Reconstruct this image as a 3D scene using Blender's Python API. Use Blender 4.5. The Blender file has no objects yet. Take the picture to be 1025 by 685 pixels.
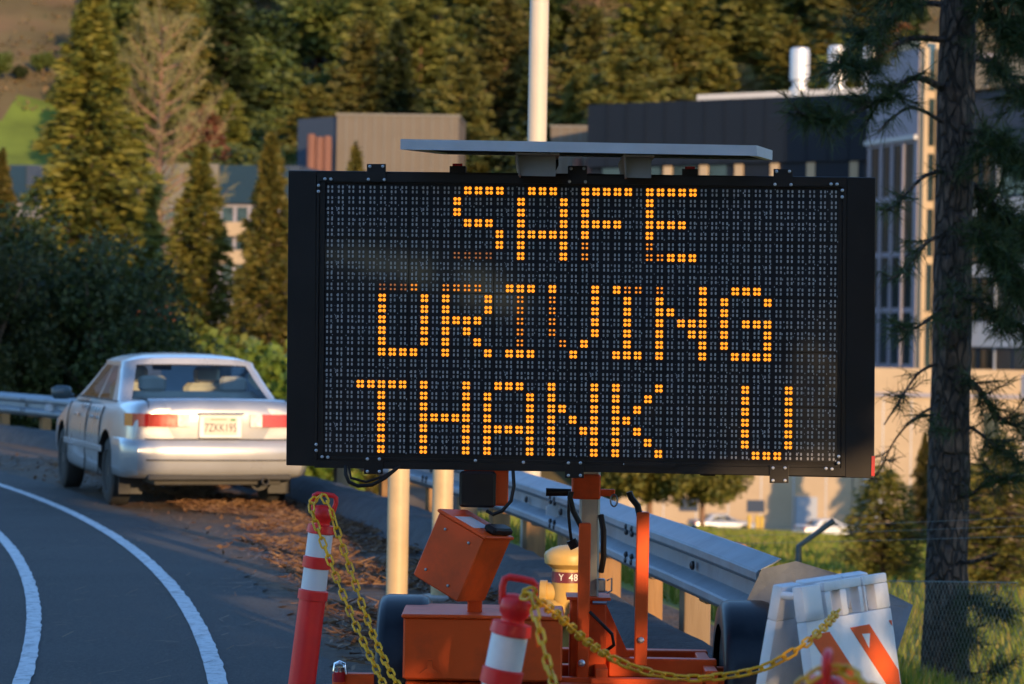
import bpy, bmesh, math, random
from mathutils import Vector, Matrix, Euler
random.seed(7)
R = math.radians
sc = bpy.context.scene
COL = sc.collection

# ------------------------------------------------------------------ camera
F_PX, W_PX, H_PX = 2450.0, 1024.0, 684.0
CAM_Z = 1.6
cam_d = bpy.data.cameras.new('camera'); cam = bpy.data.objects.new('camera', cam_d); COL.objects.link(cam)
cam_d.sensor_width = 36.0
cam_d.lens = 36.0 * F_PX / W_PX
cam_d.clip_start = 0.1; cam_d.clip_end = 3000
PITCH, ROLL = R(90) + 3.0 / F_PX, R(1.02)
CAM_M = Matrix.Translation((0, 0, CAM_Z)) @ Matrix.Rotation(PITCH, 4, 'X') @ Matrix.Rotation(ROLL, 4, 'Z')
cam.matrix_world = CAM_M
cam_d.dof.use_dof = True; cam_d.dof.focus_distance = 9.55; cam_d.dof.aperture_fstop = 4.6
sc.camera = cam

# ------------------------------------------------------------------ sky, sun, exposure
SUN_AZ, SUN_EL = 24.0, 10.0            # degrees right of straight behind the camera, above the horizon
SUN_DIR = Vector((math.sin(R(SUN_AZ)) * math.cos(R(SUN_EL)), -math.cos(R(SUN_AZ)) * math.cos(R(SUN_EL)), math.sin(R(SUN_EL))))
w = bpy.data.worlds.new('World'); sc.world = w; w.use_nodes = True
nt = w.node_tree; nt.nodes.clear()
sky = nt.nodes.new('ShaderNodeTexSky'); sky.sky_type = 'NISHITA'; sky.sun_disc = False
sky.sun_elevation = R(SUN_EL); sky.sun_rotation = math.atan2(SUN_DIR.x, SUN_DIR.y)
sky.altitude = 200; sky.air_density = 1.0; sky.dust_density = 0.2; sky.ozone_density = 4.0
bg = nt.nodes.new('ShaderNodeBackground'); bg.inputs['Strength'].default_value = 0.15
wo = nt.nodes.new('ShaderNodeOutputWorld')
tint = nt.nodes.new('ShaderNodeMix'); tint.data_type = 'RGBA'; tint.blend_type = 'MULTIPLY'; tint.inputs['Factor'].default_value = 1.0
tint.inputs['B'].default_value = (1.08, 1.0, 0.97, 1)   # white balance: slightly warmer sky light
nt.links.new(sky.outputs[0], tint.inputs['A']); nt.links.new(tint.outputs['Result'], bg.inputs[0]); nt.links.new(bg.outputs[0], wo.inputs[0])
sun_d = bpy.data.lights.new('sun', 'SUN'); sun_d.energy = 2.2; sun_d.angle = R(0.5); sun_d.color = (1.0, 0.66, 0.34)
sun = bpy.data.objects.new('sun', sun_d); COL.objects.link(sun)
sun.rotation_euler = SUN_DIR.to_track_quat('Z', 'Y').to_euler(); sun.location = SUN_DIR * 60
sc.view_settings.view_transform = 'Standard'; sc.view_settings.look = 'None'
sc.view_settings.exposure = 1.68; sc.view_settings.gamma = 1.0; sc.view_settings.use_curve_mapping = False
sc.render.engine = 'CYCLES'
sc.cycles.use_denoising = True
sc.cycles.max_bounces = 6; sc.cycles.diffuse_bounces = 2; sc.cycles.glossy_bounces = 3
sc.cycles.transparent_max_bounces = 10; sc.cycles.transmission_bounces = 4
sc.cycles.caustics_reflective = False; sc.cycles.caustics_refractive = False

# ------------------------------------------------------------------ picture measuring
ROT = CAM_M.to_3x3(); EYE = Vector((0, 0, CAM_Z))
def ray(px, py):
    return (ROT @ Vector(((px - W_PX / 2) / F_PX, -(py - H_PX / 2) / F_PX, -1.0))).normalized()
def P(px, py, y):
    d = ray(px, py); return EYE + d * (y / d.y)
def G(px, py, z=0.0):
    d = ray(px, py); return EYE + d * ((z - CAM_Z) / d.z)

# ------------------------------------------------------------------ materials
MATS = {}
def nodes_of(m):
    m.use_nodes = True
    return m.node_tree, m.node_tree.nodes['Principled BSDF']
def mat(name, col, rough=0.6, metal=0.0, var=0.12, scale=6.0, bump=0.0, bscale=40.0, coat=0.0, dirt=None, dscale=2.5, damt=0.5, spec=0.5, stretch=None):
    """procedural material: noise-varied base colour, optional dirt blotches, roughness variation, bump"""
    if name in MATS: return MATS[name]
    m = bpy.data.materials.new(name); nt, b = nodes_of(m); N = nt.nodes.new; L = nt.links.new
    tc = N('ShaderNodeTexCoord'); src = tc.outputs['Object']
    if stretch:
        mp = N('ShaderNodeMapping'); mp.inputs['Scale'].default_value = stretch; L(src, mp.inputs[0]); src = mp.outputs[0]
    n1 = N('ShaderNodeTexNoise'); n1.inputs['Scale'].default_value = scale; n1.inputs['Detail'].default_value = 5; L(src, n1.inputs['Vector'])
    rp = N('ShaderNodeValToRGB'); e = rp.color_ramp.elements
    e[0].position, e[1].position = 0.3, 0.7
    e[0].color = tuple(c * (1 - var) for c in col) + (1,); e[1].color = tuple(min(1, c * (1 + var)) for c in col) + (1,)
    L(n1.outputs['Fac'], rp.inputs[0]); out = rp.outputs[0]
    if dirt:
        n2 = N('ShaderNodeTexNoise'); n2.inputs['Scale'].default_value = dscale; n2.inputs['Detail'].default_value = 8; n2.inputs['Roughness'].default_value = 0.65
        L(src, n2.inputs['Vector'])
        r2 = N('ShaderNodeValToRGB'); r2.color_ramp.elements[0].position = 0.48; r2.color_ramp.elements[1].position = 0.72
        r2.color_ramp.elements[1].color = (damt, damt, damt, 1); L(n2.outputs['Fac'], r2.inputs[0])
        mx = N('ShaderNodeMix'); mx.data_type = 'RGBA'; L(r2.outputs[0], mx.inputs['Factor']); L(out, mx.inputs['A']); mx.inputs['B'].default_value = tuple(dirt) + (1,)
        out = mx.outputs['Result']
    L(out, b.inputs['Base Color'])
    mr = N('ShaderNodeMapRange'); mr.inputs['To Min'].default_value = max(0.02, rough - 0.1); mr.inputs['To Max'].default_value = min(1, rough + 0.1)
    L(n1.outputs['Fac'], mr.inputs['Value']); L(mr.outputs[0], b.inputs['Roughness'])
    b.inputs['Metallic'].default_value = metal; b.inputs['Coat Weight'].default_value = coat; b.inputs['Coat Roughness'].default_value = 0.06
    b.inputs['Specular IOR Level'].default_value = spec
    if bump:
        n3 = N('ShaderNodeTexNoise'); n3.inputs['Scale'].default_value = bscale; n3.inputs['Detail'].default_value = 6; L(src, n3.inputs['Vector'])
        bp = N('ShaderNodeBump'); bp.inputs['Strength'].default_value = bump; bp.inputs['Distance'].default_value = 0.02
        L(n3.outputs['Fac'], bp.inputs['Height']); L(bp.outputs[0], b.inputs['Normal'])
    MATS[name] = m; return m
def foliage(name, cols, rough=0.55, trans=0.25):
    m = bpy.data.materials.new(name); nt, b = nodes_of(m); N = nt.nodes.new; L = nt.links.new
    ge = N('ShaderNodeNewGeometry'); oi = N('ShaderNodeObjectInfo')
    rp = N('ShaderNodeValToRGB'); rp.color_ramp.elements[0].color = tuple(cols[0]) + (1,); rp.color_ramp.elements[1].color = tuple(cols[-1]) + (1,)
    if len(cols) == 3:
        x = rp.color_ramp.elements.new(0.5); x.color = tuple(cols[1]) + (1,)
    L(ge.outputs['Random Per Island'], rp.inputs[0])
    hs = N('ShaderNodeHueSaturation')
    m1 = N('ShaderNodeMapRange'); m1.inputs['To Min'].default_value = 0.475; m1.inputs['To Max'].default_value = 0.52; L(oi.outputs['Random'], m1.inputs['Value']); L(m1.outputs[0], hs.inputs['Hue'])
    m2 = N('ShaderNodeMapRange'); m2.inputs['To Min'].default_value = 0.7; m2.inputs['To Max'].default_value = 1.2; L(oi.outputs['Random'], m2.inputs['Value']); L(m2.outputs[0], hs.inputs['Value'])
    L(rp.outputs[0], hs.inputs['Color']); L(hs.outputs[0], b.inputs['Base Color'])
    b.inputs['Roughness'].default_value = rough; b.inputs['Specular IOR Level'].default_value = 0.25
    tr = N('ShaderNodeBsdfTranslucent'); L(hs.outputs[0], tr.inputs['Color'])
    mx = N('ShaderNodeMixShader'); mx.inputs[0].default_value = trans
    L(b.outputs[0], mx.inputs[1]); L(tr.outputs[0], mx.inputs[2]); L(mx.outputs[0], nt.nodes['Material Output'].inputs[0])
    return m
def emit(name, col, strength):
    m = bpy.data.materials.new(name); nt, b = nodes_of(m)
    b.inputs['Base Color'].default_value = (0.05, 0.04, 0.02, 1); b.inputs['Emission Color'].default_value = tuple(col) + (1,); b.inputs['Emission Strength'].default_value = strength
    b.inputs['Roughness'].default_value = 0.4
    return m
def glass(name, tint, refl=0.9):
    m = bpy.data.materials.new(name); m.use_nodes = True; nt = m.node_tree; nt.nodes.clear(); N = nt.nodes.new; L = nt.links.new
    t = N('ShaderNodeBsdfTransparent'); t.inputs[0].default_value = tuple(tint) + (1,)
    g = N('ShaderNodeBsdfGlossy'); g.inputs['Roughness'].default_value = 0.03; g.inputs['Color'].default_value = (refl, refl, refl, 1)
    fr = N('ShaderNodeFresnel'); fr.inputs['IOR'].default_value = 1.42
    mx = N('ShaderNodeMixShader'); L(fr.outputs[0], mx.inputs[0]); L(t.outputs[0], mx.inputs[1]); L(g.outputs[0], mx.inputs[2])
    o = N('ShaderNodeOutputMaterial'); L(mx.outputs[0], o.inputs[0]); return m

# ------------------------------------------------------------------ mesh builder
def frame(d):
    d = Vector(d).normalized(); a = Vector((0, 0, 1)) if abs(d.z) < 0.9 else Vector((1, 0, 0))
    u = a.cross(d).normalized(); return u, d.cross(u), d
class MB:
    def __init__(s): s.v = []; s.f = []; s.m = []; s.k = 0
    def face(s, idx, mi=None): s.f.append(tuple(idx)); s.m.append(s.k if mi is None else mi)
    def pts(s, ps):
        n = len(s.v); s.v += [Vector(p) for p in ps]; return list(range(n, n + len(ps)))
    def quad(s, a, b, c, d): s.face(s.pts([a, b, c, d]))
    def poly(s, ps): s.face(s.pts(ps))
    def hexa(s, lo, hi):
        """two matching loops -> closed solid"""
        n = len(lo); a = s.pts(lo); b = s.pts(hi)
        s.face(a[::-1]); s.face(b)
        for i in range(n): j = (i + 1) % n; s.face((a[i], a[j], b[j], b[i]))
    def box(s, c, size, ax=None):
        c = Vector(c); X, Y, Z = ax if ax else (Vector((1, 0, 0)), Vector((0, 1, 0)), Vector((0, 0, 1)))
        x, y, z = X * size[0] / 2, Y * size[1] / 2, Z * size[2] / 2
        s.hexa([c - x - y - z, c + x - y - z, c + x + y - z, c - x + y - z], [c - x - y + z, c + x - y + z, c + x + y + z, c - x + y + z])
    def rbox(s, c, size, r=0.01, ax=None):
        """box with chamfered vertical edges and top/bottom edges"""
        c = Vector(c); X, Y, Z = ax if ax else (Vector((1, 0, 0)), Vector((0, 1, 0)), Vector((0, 0, 1)))
        hx, hy, hz = size[0] / 2, size[1] / 2, size[2] / 2
        def ring(z, k):
            a, b2 = hx - k, hy - k; q = r
            return [c + X * x + Y * y + Z * z for x, y in ((-a + q, -b2), (a - q, -b2), (a, -b2 + q), (a, b2 - q), (a - q, b2), (-a + q, b2), (-a, b2 - q), (-a, -b2 + q))]
        rings = [s.pts(ring(z, k)) for z, k in ((-hz, r), (-hz + r, 0), (hz - r, 0), (hz, r))]
        s.face(rings[0][::-1]); s.face(rings[3])
        for a, b2 in zip(rings, rings[1:]):
            for i in range(8): j = (i + 1) % 8; s.face((a[i], a[j], b2[j], b2[i]))
    def tube(s, path, rad, n=8, caps=True, closed=False):
        path = [Vector(p) for p in path]; m = len(path)
        rads = rad if isinstance(rad, (list, tuple)) else [rad] * m
        rings = []; pu = None
        for i, p in enumerate(path):
            if closed: d = path[(i + 1) % m] - path[i - 1]
            else: d = path[min(i + 1, m - 1)] - path[max(i - 1, 0)]
            if d.length < 1e-9: d = Vector((0, 0, 1))
            d.normalize()
            if pu is None: u = frame(d)[0]
            else:
                u = pu - d * pu.dot(d)
                u = u.normalized() if u.length > 1e-6 else frame(d)[0]
            pu = u; v = d.cross(u)
            rings.append(s.pts([p + (u * math.cos(2 * math.pi * k / n) + v * math.sin(2 * math.pi * k / n)) * rads[i] for k in range(n)]))
        pairs = list(zip(rings, rings[1:])) + ([(rings[-1], rings[0])] if closed else [])
        for a, b in pairs:
            for i in range(n): j = (i + 1) % n; s.face((a[i], a[j], b[j], b[i]))
        if caps and not closed: s.face(rings[0][::-1]); s.face(rings[-1])
    def lathe(s, base, axis, prof, n=24):
        """prof: list of (distance along axis, radius)"""
        u, v, d = frame(axis); base = Vector(base); rings = []
        for h, r in prof: rings.append(s.pts([base + d * h + (u * math.cos(2 * math.pi * k / n) + v * math.sin(2 * math.pi * k / n)) * max(r, 1e-4) for k in range(n)]))
        for a, b in zip(rings, rings[1:]):
            for i in range(n): j = (i + 1) % n; s.face((a[i], a[j], b[j], b[i]))
        s.face(rings[0][::-1]); s.face(rings[-1])
    def grid(s, rows):
        idx = [s.pts(r) for r in rows]
        for a, b in zip(idx, idx[1:]):
            for i in range(len(a) - 1): s.face((a[i], a[i + 1], b[i + 1], b[i]))
    def prism(s, ps, off):
        off = Vector(off); s.hexa(ps, [Vector(p) + off for p in ps])
    def disc(s, c, nrm, r, n=8):
        u, v, d = frame(nrm); c = Vector(c); s.poly([c + (u * math.cos(2 * math.pi * k / n) + v * math.sin(2 * math.pi * k / n)) * r for k in range(n)])
    def build(s, name, mats, parent=None, world=True, smooth=False, bevel=0.0, fix=True, sharp=40):
        off = Vector((0, 0, 0))
        if parent is not None and world:
            q = parent
            while q is not None: off += q.location; q = q.parent
        me = bpy.data.meshes.new(name); me.from_pydata([tuple(p - off) for p in s.v], [], s.f)
        for mm in (mats if isinstance(mats, (list, tuple)) else [mats]): me.materials.append(mm)
        me.polygons.foreach_set('material_index', s.m)
        if fix or bevel:
            bm = bmesh.new(); bm.from_mesh(me)
            if fix: bmesh.ops.recalc_face_normals(bm, faces=bm.faces)
            if bevel:
                es = [e for e in bm.edges if len(e.link_faces) == 2 and e.calc_face_angle(0) > R(30)]
                bmesh.ops.bevel(bm, geom=es, offset=bevel, segments=2, affect='EDGES', profile=0.6, clamp_overlap=True)
            bm.to_mesh(me); bm.free()
        if smooth:
            me.shade_smooth()
            try: me.set_sharp_from_angle(angle=R(sharp))
            except Exception: pass
        o = bpy.data.objects.new(name, me); COL.objects.link(o)
        if parent is not None: o.parent = parent
        return o
def tag(o, label=None, cat=None, group=None, kind=None):
    if label: o['label'] = label
    if cat: o['category'] = cat
    if group: o['group'] = group
    if kind: o['kind'] = kind
    return o
def thing(name, label, cat, loc=(0, 0, 0), group=None, rz=0.0):
    o = bpy.data.objects.new(name, None); COL.objects.link(o); o.location = loc; o.rotation_euler = (0, 0, rz)
    o.empty_display_size = 0.2
    return tag(o, label, cat, group)
def copy_tree(o, parent=None):
    c = o.copy(); COL.objects.link(c); c.parent = parent
    for ch in list(o.children): copy_tree(ch, c)
    return c
def text_mesh(name, body, size, mtl, parent, center, X, Yv, extrude=0.0008, sx=1.0):
    """flat lettering lying in the plane spanned by X (reading direction) and Yv (up)"""
    cu = bpy.data.curves.new(name, 'FONT'); cu.body = body; cu.size = size; cu.extrude = extrude; cu.align_x = 'CENTER'; cu.align_y = 'CENTER'
    t = bpy.data.objects.new(name, cu); COL.objects.link(t)
    dg = bpy.context.evaluated_depsgraph_get(); me = bpy.data.meshes.new_from_object(t.evaluated_get(dg))
    bpy.data.objects.remove(t)
    X = Vector(X).normalized(); Yv = Vector(Yv).normalized(); Zv = X.cross(Yv)
    for v in me.vertices: v.co = Vector(center) + X * v.co.x * sx + Yv * v.co.y + Zv * v.co.z
    me.materials.clear(); me.materials.append(mtl)
    o = bpy.data.objects.new(name, me); COL.objects.link(o); o.parent = parent; return o

# ------------------------------------------------------------------ ground model
CX, CY, RO = -65.07, 1.76, 8.25      # centre of the bend; radii below are written RO larger than on the ground
def polar(r, a): return Vector((CX + (r - RO) * math.cos(a), CY + (r - RO) * math.sin(a), 0))
def grow(a): return max(0.0, math.degrees(a) - 10) * 0.05      # the rail bends a little less than the road
def rpol(r, a): return polar(r + grow(a), a)
def rad(x, y): return math.hypot(x - CX, y - CY) + RO
def ang(x, y): return math.atan2(y - CY, x - CX)
def hash2(i, j): 
    s = math.sin(i * 127.1 + j * 311.7) * 43758.5453; return s - math.floor(s)
def vnoise(x, y):
    i, j = math.floor(x), math.floor(y); fx, fy = x - i, y - j; fx = fx * fx * (3 - 2 * fx); fy = fy * fy * (3 - 2 * fy)
    return (hash2(i, j) * (1 - fx) + hash2(i + 1, j) * fx) * (1 - fy) + (hash2(i, j + 1) * (1 - fx) + hash2(i + 1, j + 1) * fx) * fy
# ------------------------------------------------------------------ ground sheet
def terrain_h(x, y):
    d = rad(x, y) - 75.7 - (grow(ang(x, y)) if y < 60 else grow(R(45)))
    if d <= 0: z = -0.012
    elif d < 6: z = -0.012 - 0.34 * d
    else: z = -2.05 - 0.083 * (d - 6)
    z = max(z, -12.4)
    if y > 205:
        t = y - 205; k = min(1, t / 45.0); k = k * k * (3 - 2 * k)
        z += k * 0.45 * 450 * (1 - math.exp(-t / 450)) + k * 9 * (vnoise(x / 60 + 5, y / 60) - 0.5) + k * 2.5 * (vnoise(x / 17, y / 17 + 3) - 0.5)
        if x < -20: z += min(10, (-20 - x) * 0.15) * k
    return z
def ground_material(name, cols, scale, bump, bscale, extra=None, escale=0.5, rough=0.9):
    m = mat(name, cols[0], rough=rough, var=0.3, scale=scale, bump=bump, bscale=bscale, dirt=extra, dscale=escale, damt=0.85, spec=0.2)
    return m
M_gravel = ground_material('shoulder gravel', [(0.105, 0.083, 0.066)], 9, 1.0, 28, (0.20, 0.10, 0.045), 1.8)
M_lawn = ground_material('lawn', [(0.15, 0.18, 0.022)], 1.2, 0.6, 14, (0.20, 0.13, 0.045), 0.5)
M_campus = ground_material('mown lawn', [(0.17, 0.225, 0.018)], 0.6, 1.0, 9, (0.16, 0.19, 0.03), 0.12)
M_hill = ground_material('hill scrub', [(0.11, 0.085, 0.038)], 0.12, 1.0, 1.2, (0.19, 0.105, 0.06), 0.05)
M_meadow = ground_material('meadow grass', [(0.115, 0.155, 0.022)], 0.15, 0.3, 3)
M_yard = ground_material('campus paving', [(0.16, 0.13, 0.10)], 0.3, 0.2, 8)
rs = [8.5, 20, 40, 55, 62, 70, 73, 74.2, 75.0, 75.7, 76.4, 77.2, 78.2, 79.4, 81, 83, 85.5, 88, 91, 95, 100, 106, 113, 121, 130, 140, 151, 163, 176, 190] + [205 + 9 * k for k in range(44)] + [620, 680, 760, 860, 1000, 1300]
angs = [R(-62 + 1.5 * k) for k in range(int((128 + 62) / 1.5) + 1)]
g = MB(); rows = []
idx = []
for r in rs:
    row = []
    for a in angs:
        p = polar(r, a); row.append((p.x, p.y, terrain_h(p.x, p.y)))
    idx.append(g.pts(row))
for i in range(len(rs) - 1):
    for j in range(len(angs) - 1):
        rm = (rs[i] + rs[i + 1]) / 2; p = polar(rm, (angs[j] + angs[j + 1]) / 2)
        k = 0
        if rm > 75.7 + grow(R(30)) * (p.y > 25): k = 1
        if p.y > 42 and rm > 75.7: k = 2
        if p.y > 172 or (p.x < -6 and p.y > 70): k = 5
        if p.y > 214: k = 3
        if -78 < p.x < -50 and 258 < p.y < 302 : k = 4
        g.face((idx[i][j], idx[i][j + 1], idx[i + 1][j + 1], idx[i + 1][j]), k)
ground = g.build('ground', [M_gravel, M_lawn, M_campus, M_hill, M_meadow, M_yard], smooth=True, sharp=180)
tag(ground, 'rough ground falling from the road shoulder to the lawns and rising as a scrub hill', 'ground', kind='structure')

# ------------------------------------------------------------------ road, lines, kerb
M_asph = mat('asphalt', (0.064, 0.064, 0.064), rough=0.85, var=0.22, scale=0.9, bump=1.0, bscale=70, dirt=(0.125, 0.118, 0.11), dscale=38, damt=0.8, spec=0.3)
def arc_sheet(name, r0, r1, a0, a1, z, mtl, step=0.25, jit=0.0, seed=1):
    rnd = random.Random(seed); m = MB(); n = int((a1 - a0) / step) + 1; ra = []; rb = []
    for k in range(n):
        a = R(a0 + (a1 - a0) * k / (n - 1)); p = polar(r0 + rnd.uniform(-jit, jit) * 0.3, a); q = polar(r1 + rnd.uniform(-jit, jit), a)
        ra.append((p.x, p.y, z)); rb.append((q.x, q.y, z))
    m.grid([ra, rb]); return m.build(name, mtl)
road = arc_sheet('road', 62, 73.28, -45, 75, -0.002, M_asph, 0.12, 0.045)
tag(road, 'grey asphalt road bending to the left past the sign', 'road', kind='structure')
M_paint = mat('road paint', (0.62, 0.64, 0.66), rough=0.7, var=0.10, scale=14, bump=0.4, bscale=60, dirt=(0.16, 0.165, 0.17), dscale=16, damt=0.85)
l1 = arc_sheet('edge_line', 72.66, 72.752, -45, 75, 0.003, M_paint, 0.1, 0.006, 2)
tag(l1, 'white edge line curving along the road beside the parked car', 'road line', kind='structure')
l2 = arc_sheet('lane_line', 71.765, 71.847, -45, 75, 0.003, M_paint, 0.1, 0.006, 3)
tag(l2, 'white lane line curving at the left of the road', 'road line', kind='structure')
# asphalt berm under the rail
M_berm = mat('berm asphalt', (0.05, 0.055, 0.062), rough=0.9, var=0.35, scale=7, bump=1.0, bscale=30, dirt=(0.09, 0.09, 0.09), dscale=3)
m = MB(); prof = [(74.56, -0.03), (74.66, 0.13), (74.76, 0.20), (74.98, 0.21), (75.07, 0.15), (75.13, -0.05)]
rows = []
rnd = random.Random(4)
for k in range(170):
    a = R(5.0 + 0.22 * k); row = []
    for r, z in prof:
        p = rpol(r + rnd.uniform(-.01, .01), a); row.append((p.x, p.y, z + rnd.uniform(-.008, .008)))
    rows.append(row)
m.grid(rows); berm = m.build('kerb', M_berm, smooth=True, sharp=60)
tag(berm, 'dark asphalt kerb running under the guardrail', 'kerb', kind='structure')
# fallen needles
M_needle = foliage('dry needles', [(0.085, 0.042, 0.022), (0.16, 0.088, 0.042), (0.23, 0.14, 0.07)], trans=0.0)
m = MB(); rnd = random.Random(5)
for k in range(11000):
    a = R(rnd.uniform(3, 30)); r = 74.1 + rnd.gauss(0, 0.55) if rnd.random() < 0.8 else rnd.uniform(71.9, 74.6)
    if r > 74.65 or (r < 73.45 and rnd.random() < 0.62): continue
    p = polar(r, a); 
    if vnoise(p.x * 1.6, p.y * 1.6) < 0.38: continue
    th = rnd.gauss(0.15, 0.7); l = rnd.uniform(0.05, 0.14); d = Vector((math.cos(th), math.sin(th), 0)) * l; s_ = Vector((-math.sin(th), math.cos(th), 0)) * 0.004
    z = 0.004 + rnd.random() * 0.012; q = Vector((p.x, p.y, z)); t = Vector((0, 0, rnd.uniform(-.002, .02)))
    m.poly([q - d / 2 - s_, q + d / 2 + t - s_, q + d / 2 + t + s_, q - d / 2 + s_])
for k in range(30000):
    a = R(rnd.uniform(6, 27)); r = 73.35 + 1.75 * rnd.random() ** .8
    p = rpol(r, a)
    if vnoise(p.x * 1.1 + 4, p.y * 1.1) < 0.30: continue
    th = rnd.uniform(0, 6.28); l = rnd.uniform(0.05, 0.13); d = Vector((math.cos(th), math.sin(th), rnd.uniform(-.1, .45))) * l; s_ = Vector((rnd.gauss(0, 1), rnd.gauss(0, 1), rnd.gauss(0, 1.3))).normalized() * 0.0065
    q = Vector((p.x, p.y, 0.006 + rnd.random() * 0.022)); m.poly([q - s_, q + d - s_ * .4, q + d + s_ * .4, q + s_])
o = m.build('fallen_needles', M_needle, fix=False); tag(o, 'brown pine needles scattered over the shoulder', 'needles', kind='stuff')
M_leaf = foliage('dry leaves', [(0.11, 0.06, 0.03), (0.17, 0.10, 0.05)], trans=0.1)
m = MB()
for k in range(900):
    a = R(rnd.uniform(3, 28)); r = rnd.uniform(73.3, 74.7); p = polar(r, a); q = Vector((p.x, p.y, 0.015)); u = Vector((rnd.gauss(0, 1), rnd.gauss(0, 1), rnd.gauss(0, .4))).normalized() * rnd.uniform(.015, .04); v = Vector((rnd.gauss(0, 1), rnd.gauss(0, 1), rnd.gauss(0, .4))).normalized() * .018
    m.poly([q - u, q - v, q + u, q + v])
o = m.build('fallen_leaves', M_leaf, fix=False); tag(o, 'small dry leaves and gravel specks on the shoulder', 'leaves', kind='stuff')

# ------------------------------------------------------------------ guardrail
M_galv = mat('galvanised steel', (0.225, 0.275, 0.335), rough=0.58, metal=0.35, var=0.12, scale=5, bump=0.05, bscale=60, dirt=(0.15, 0.175, 0.205), dscale=3, damt=0.8)
M_wood = mat('weathered post wood', (0.25, 0.135, 0.055), rough=0.85, var=0.28, scale=10, bump=0.5, bscale=30, stretch=(1, 1, 0.12), dirt=(0.14, 0.09, 0.05), dscale=6)
M_woodg = mat('grey post wood', (0.205, 0.145, 0.09), rough=0.9, var=0.25, scale=10, bump=0.5, bscale=30, stretch=(1, 1, 0.12), dirt=(0.17, 0.14, 0.11), dscale=5)
M_dark = mat('dark bolt steel', (0.05, 0.05, 0.055), rough=0.5, metal=0.6)
A_END = math.degrees(math.asin((10.35 - CY) / 66.75)); A_FAR = 40.0
rail = thing('guardrail', 'galvanised steel guardrail on wooden posts curving behind the sign trailer and car', 'guardrail', rpol(75.2, R(A_END)))
WP = [(0.388, 75.02), (0.402, 75.0), (0.436, 74.930), (0.446, 74.923), (0.474, 74.923), (0.484, 74.930), (0.518, 75.0), (0.582, 75.0), (0.616, 74.930), (0.626, 74.923), (0.656, 74.923), (0.666, 74.930), (0.702, 75.0), (0.716, 75.02)]
def wb(a, off=0.0):
    row = []
    for z, r in WP:
        p = rpol(r + off, a); row.append((p.x, p.y, z))
    return row
m = MB(); n = 130
fr_ = [wb(R(A_END + (A_FAR - A_END) * (k / n) ** 1.3)) for k in range(n + 1)]; bk = [wb(R(A_END + (A_FAR - A_END) * (k / n) ** 1.3), 0.012) for k in range(n + 1)]
m.grid([a + b[::-1] + [a[0]] for a, b in zip(fr_, bk)])
m.poly(fr_[0] + bk[0][::-1])
m.build('rail_beam', M_galv, rail, smooth=True, sharp=22)
# lap joints / bolt heads
m = MB(); 
arcs = []
a = A_END + 1.3; k = 0
while a < A_FAR:
    arcs.append(a); a += (1.05 if k < 8 else 1.63); k += 1
for k, a in enumerate(arcs):
    for dz in ((0.45,), (0.45,))[k % 2]:
        pass
    p = rpol(74.985, R(a)); d = (Vector((CX, CY, 0)) - Vector((p.x, p.y, 0))).normalized()
    m.lathe((p.x, p.y, 0.55), d, [(0, 0.022), (0.012, 0.022), (0.02, 0.012)], 8)
    if k % 2 == 1:
        for dz in (0.46, 0.49, 0.61, 0.64):
            for da in (-0.06, 0.06):
                p = rpol(74.93, R(a + da)); m.lathe((p.x, p.y, dz), d, [(0, 0.016), (0.012, 0.016), (0.018, 0.008)], 8)
m.build('rail_bolt', M_dark, rail)
for k, a in enumerate(arcs):
    rnd = random.Random(50 + k)
    p = rpol(75.29, R(a)); rr = Vector((math.cos(R(a)), math.sin(R(a)), 0)); tt = Vector((-rr.y, rr.x, 0)); lean = rnd.uniform(-.02, .02)
    zz = Vector((0, 0, 1)) + tt * lean; zz.normalize(); tt2 = zz.cross(rr).normalized()
    wmt = M_woodg if k % 3 == 1 else M_wood
    h = rnd.uniform(0.50, 0.555)
    m = MB(); m.rbox((p.x, p.y, h / 2 - 0.25), (0.145, 0.125, h + 0.5), 0.006, (rr, tt2, zz))
    po = m.build('post', wmt, rail)
    q = rpol(75.13, R(a)); m = MB(); m.rbox((q.x, q.y, 0.515), (0.20, 0.15, 0.29), 0.006, (rr, tt, Vector((0, 0, 1)))); m.build('blockout', wmt, po)
# small reflector tabs in the valley of the beam
M_white = mat('reflector white', (0.72, 0.74, 0.76), rough=0.4)
for px, py, y, s_ in ((38, 407, 36.2, 0.16), (548, 513, 15.6, 0.10)):
    c = P(px, py, y); a = ang(c.x, c.y); p = rpol(74.99, a); d = Vector((-math.cos(a), -math.sin(a), 0)); t = Vector((-math.sin(a), math.cos(a), 0))
    m = MB(); m.prism([Vector((p.x, p.y, 0.55 - s_ / 2)), Vector((p.x, p.y, 0.55 + s_ / 2)), Vector((p.x, p.y, 0.55 + s_ / 4)) + d * s_ * 0.8, Vector((p.x, p.y, 0.55 - s_ / 4)) + d * s_ * 0.8], t * 0.01)
    m.build('reflector_tab', M_white, rail)
# flared end plate
M_plate = mat('end plate zinc', (0.17, 0.185, 0.205), rough=0.6, metal=0.15, var=0.2, scale=7, bump=0.15, bscale=30, dirt=(0.25, 0.26, 0.275), dscale=9)
pl = [P(744, 606, 10.12), P(762, 569, 10.12), P(796, 561, 10.05), P(868, 583, 9.82), P(913, 605, 9.68), P(896, 655, 9.62), P(820, 640, 9.9), P(760, 618, 10.1)]
m = MB(); nrm = (pl[1] - pl[0]).cross(pl[-1] - pl[0]).normalized(); m.prism(pl, nrm * 0.008); m.build('end_plate', M_plate, rail)

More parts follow.
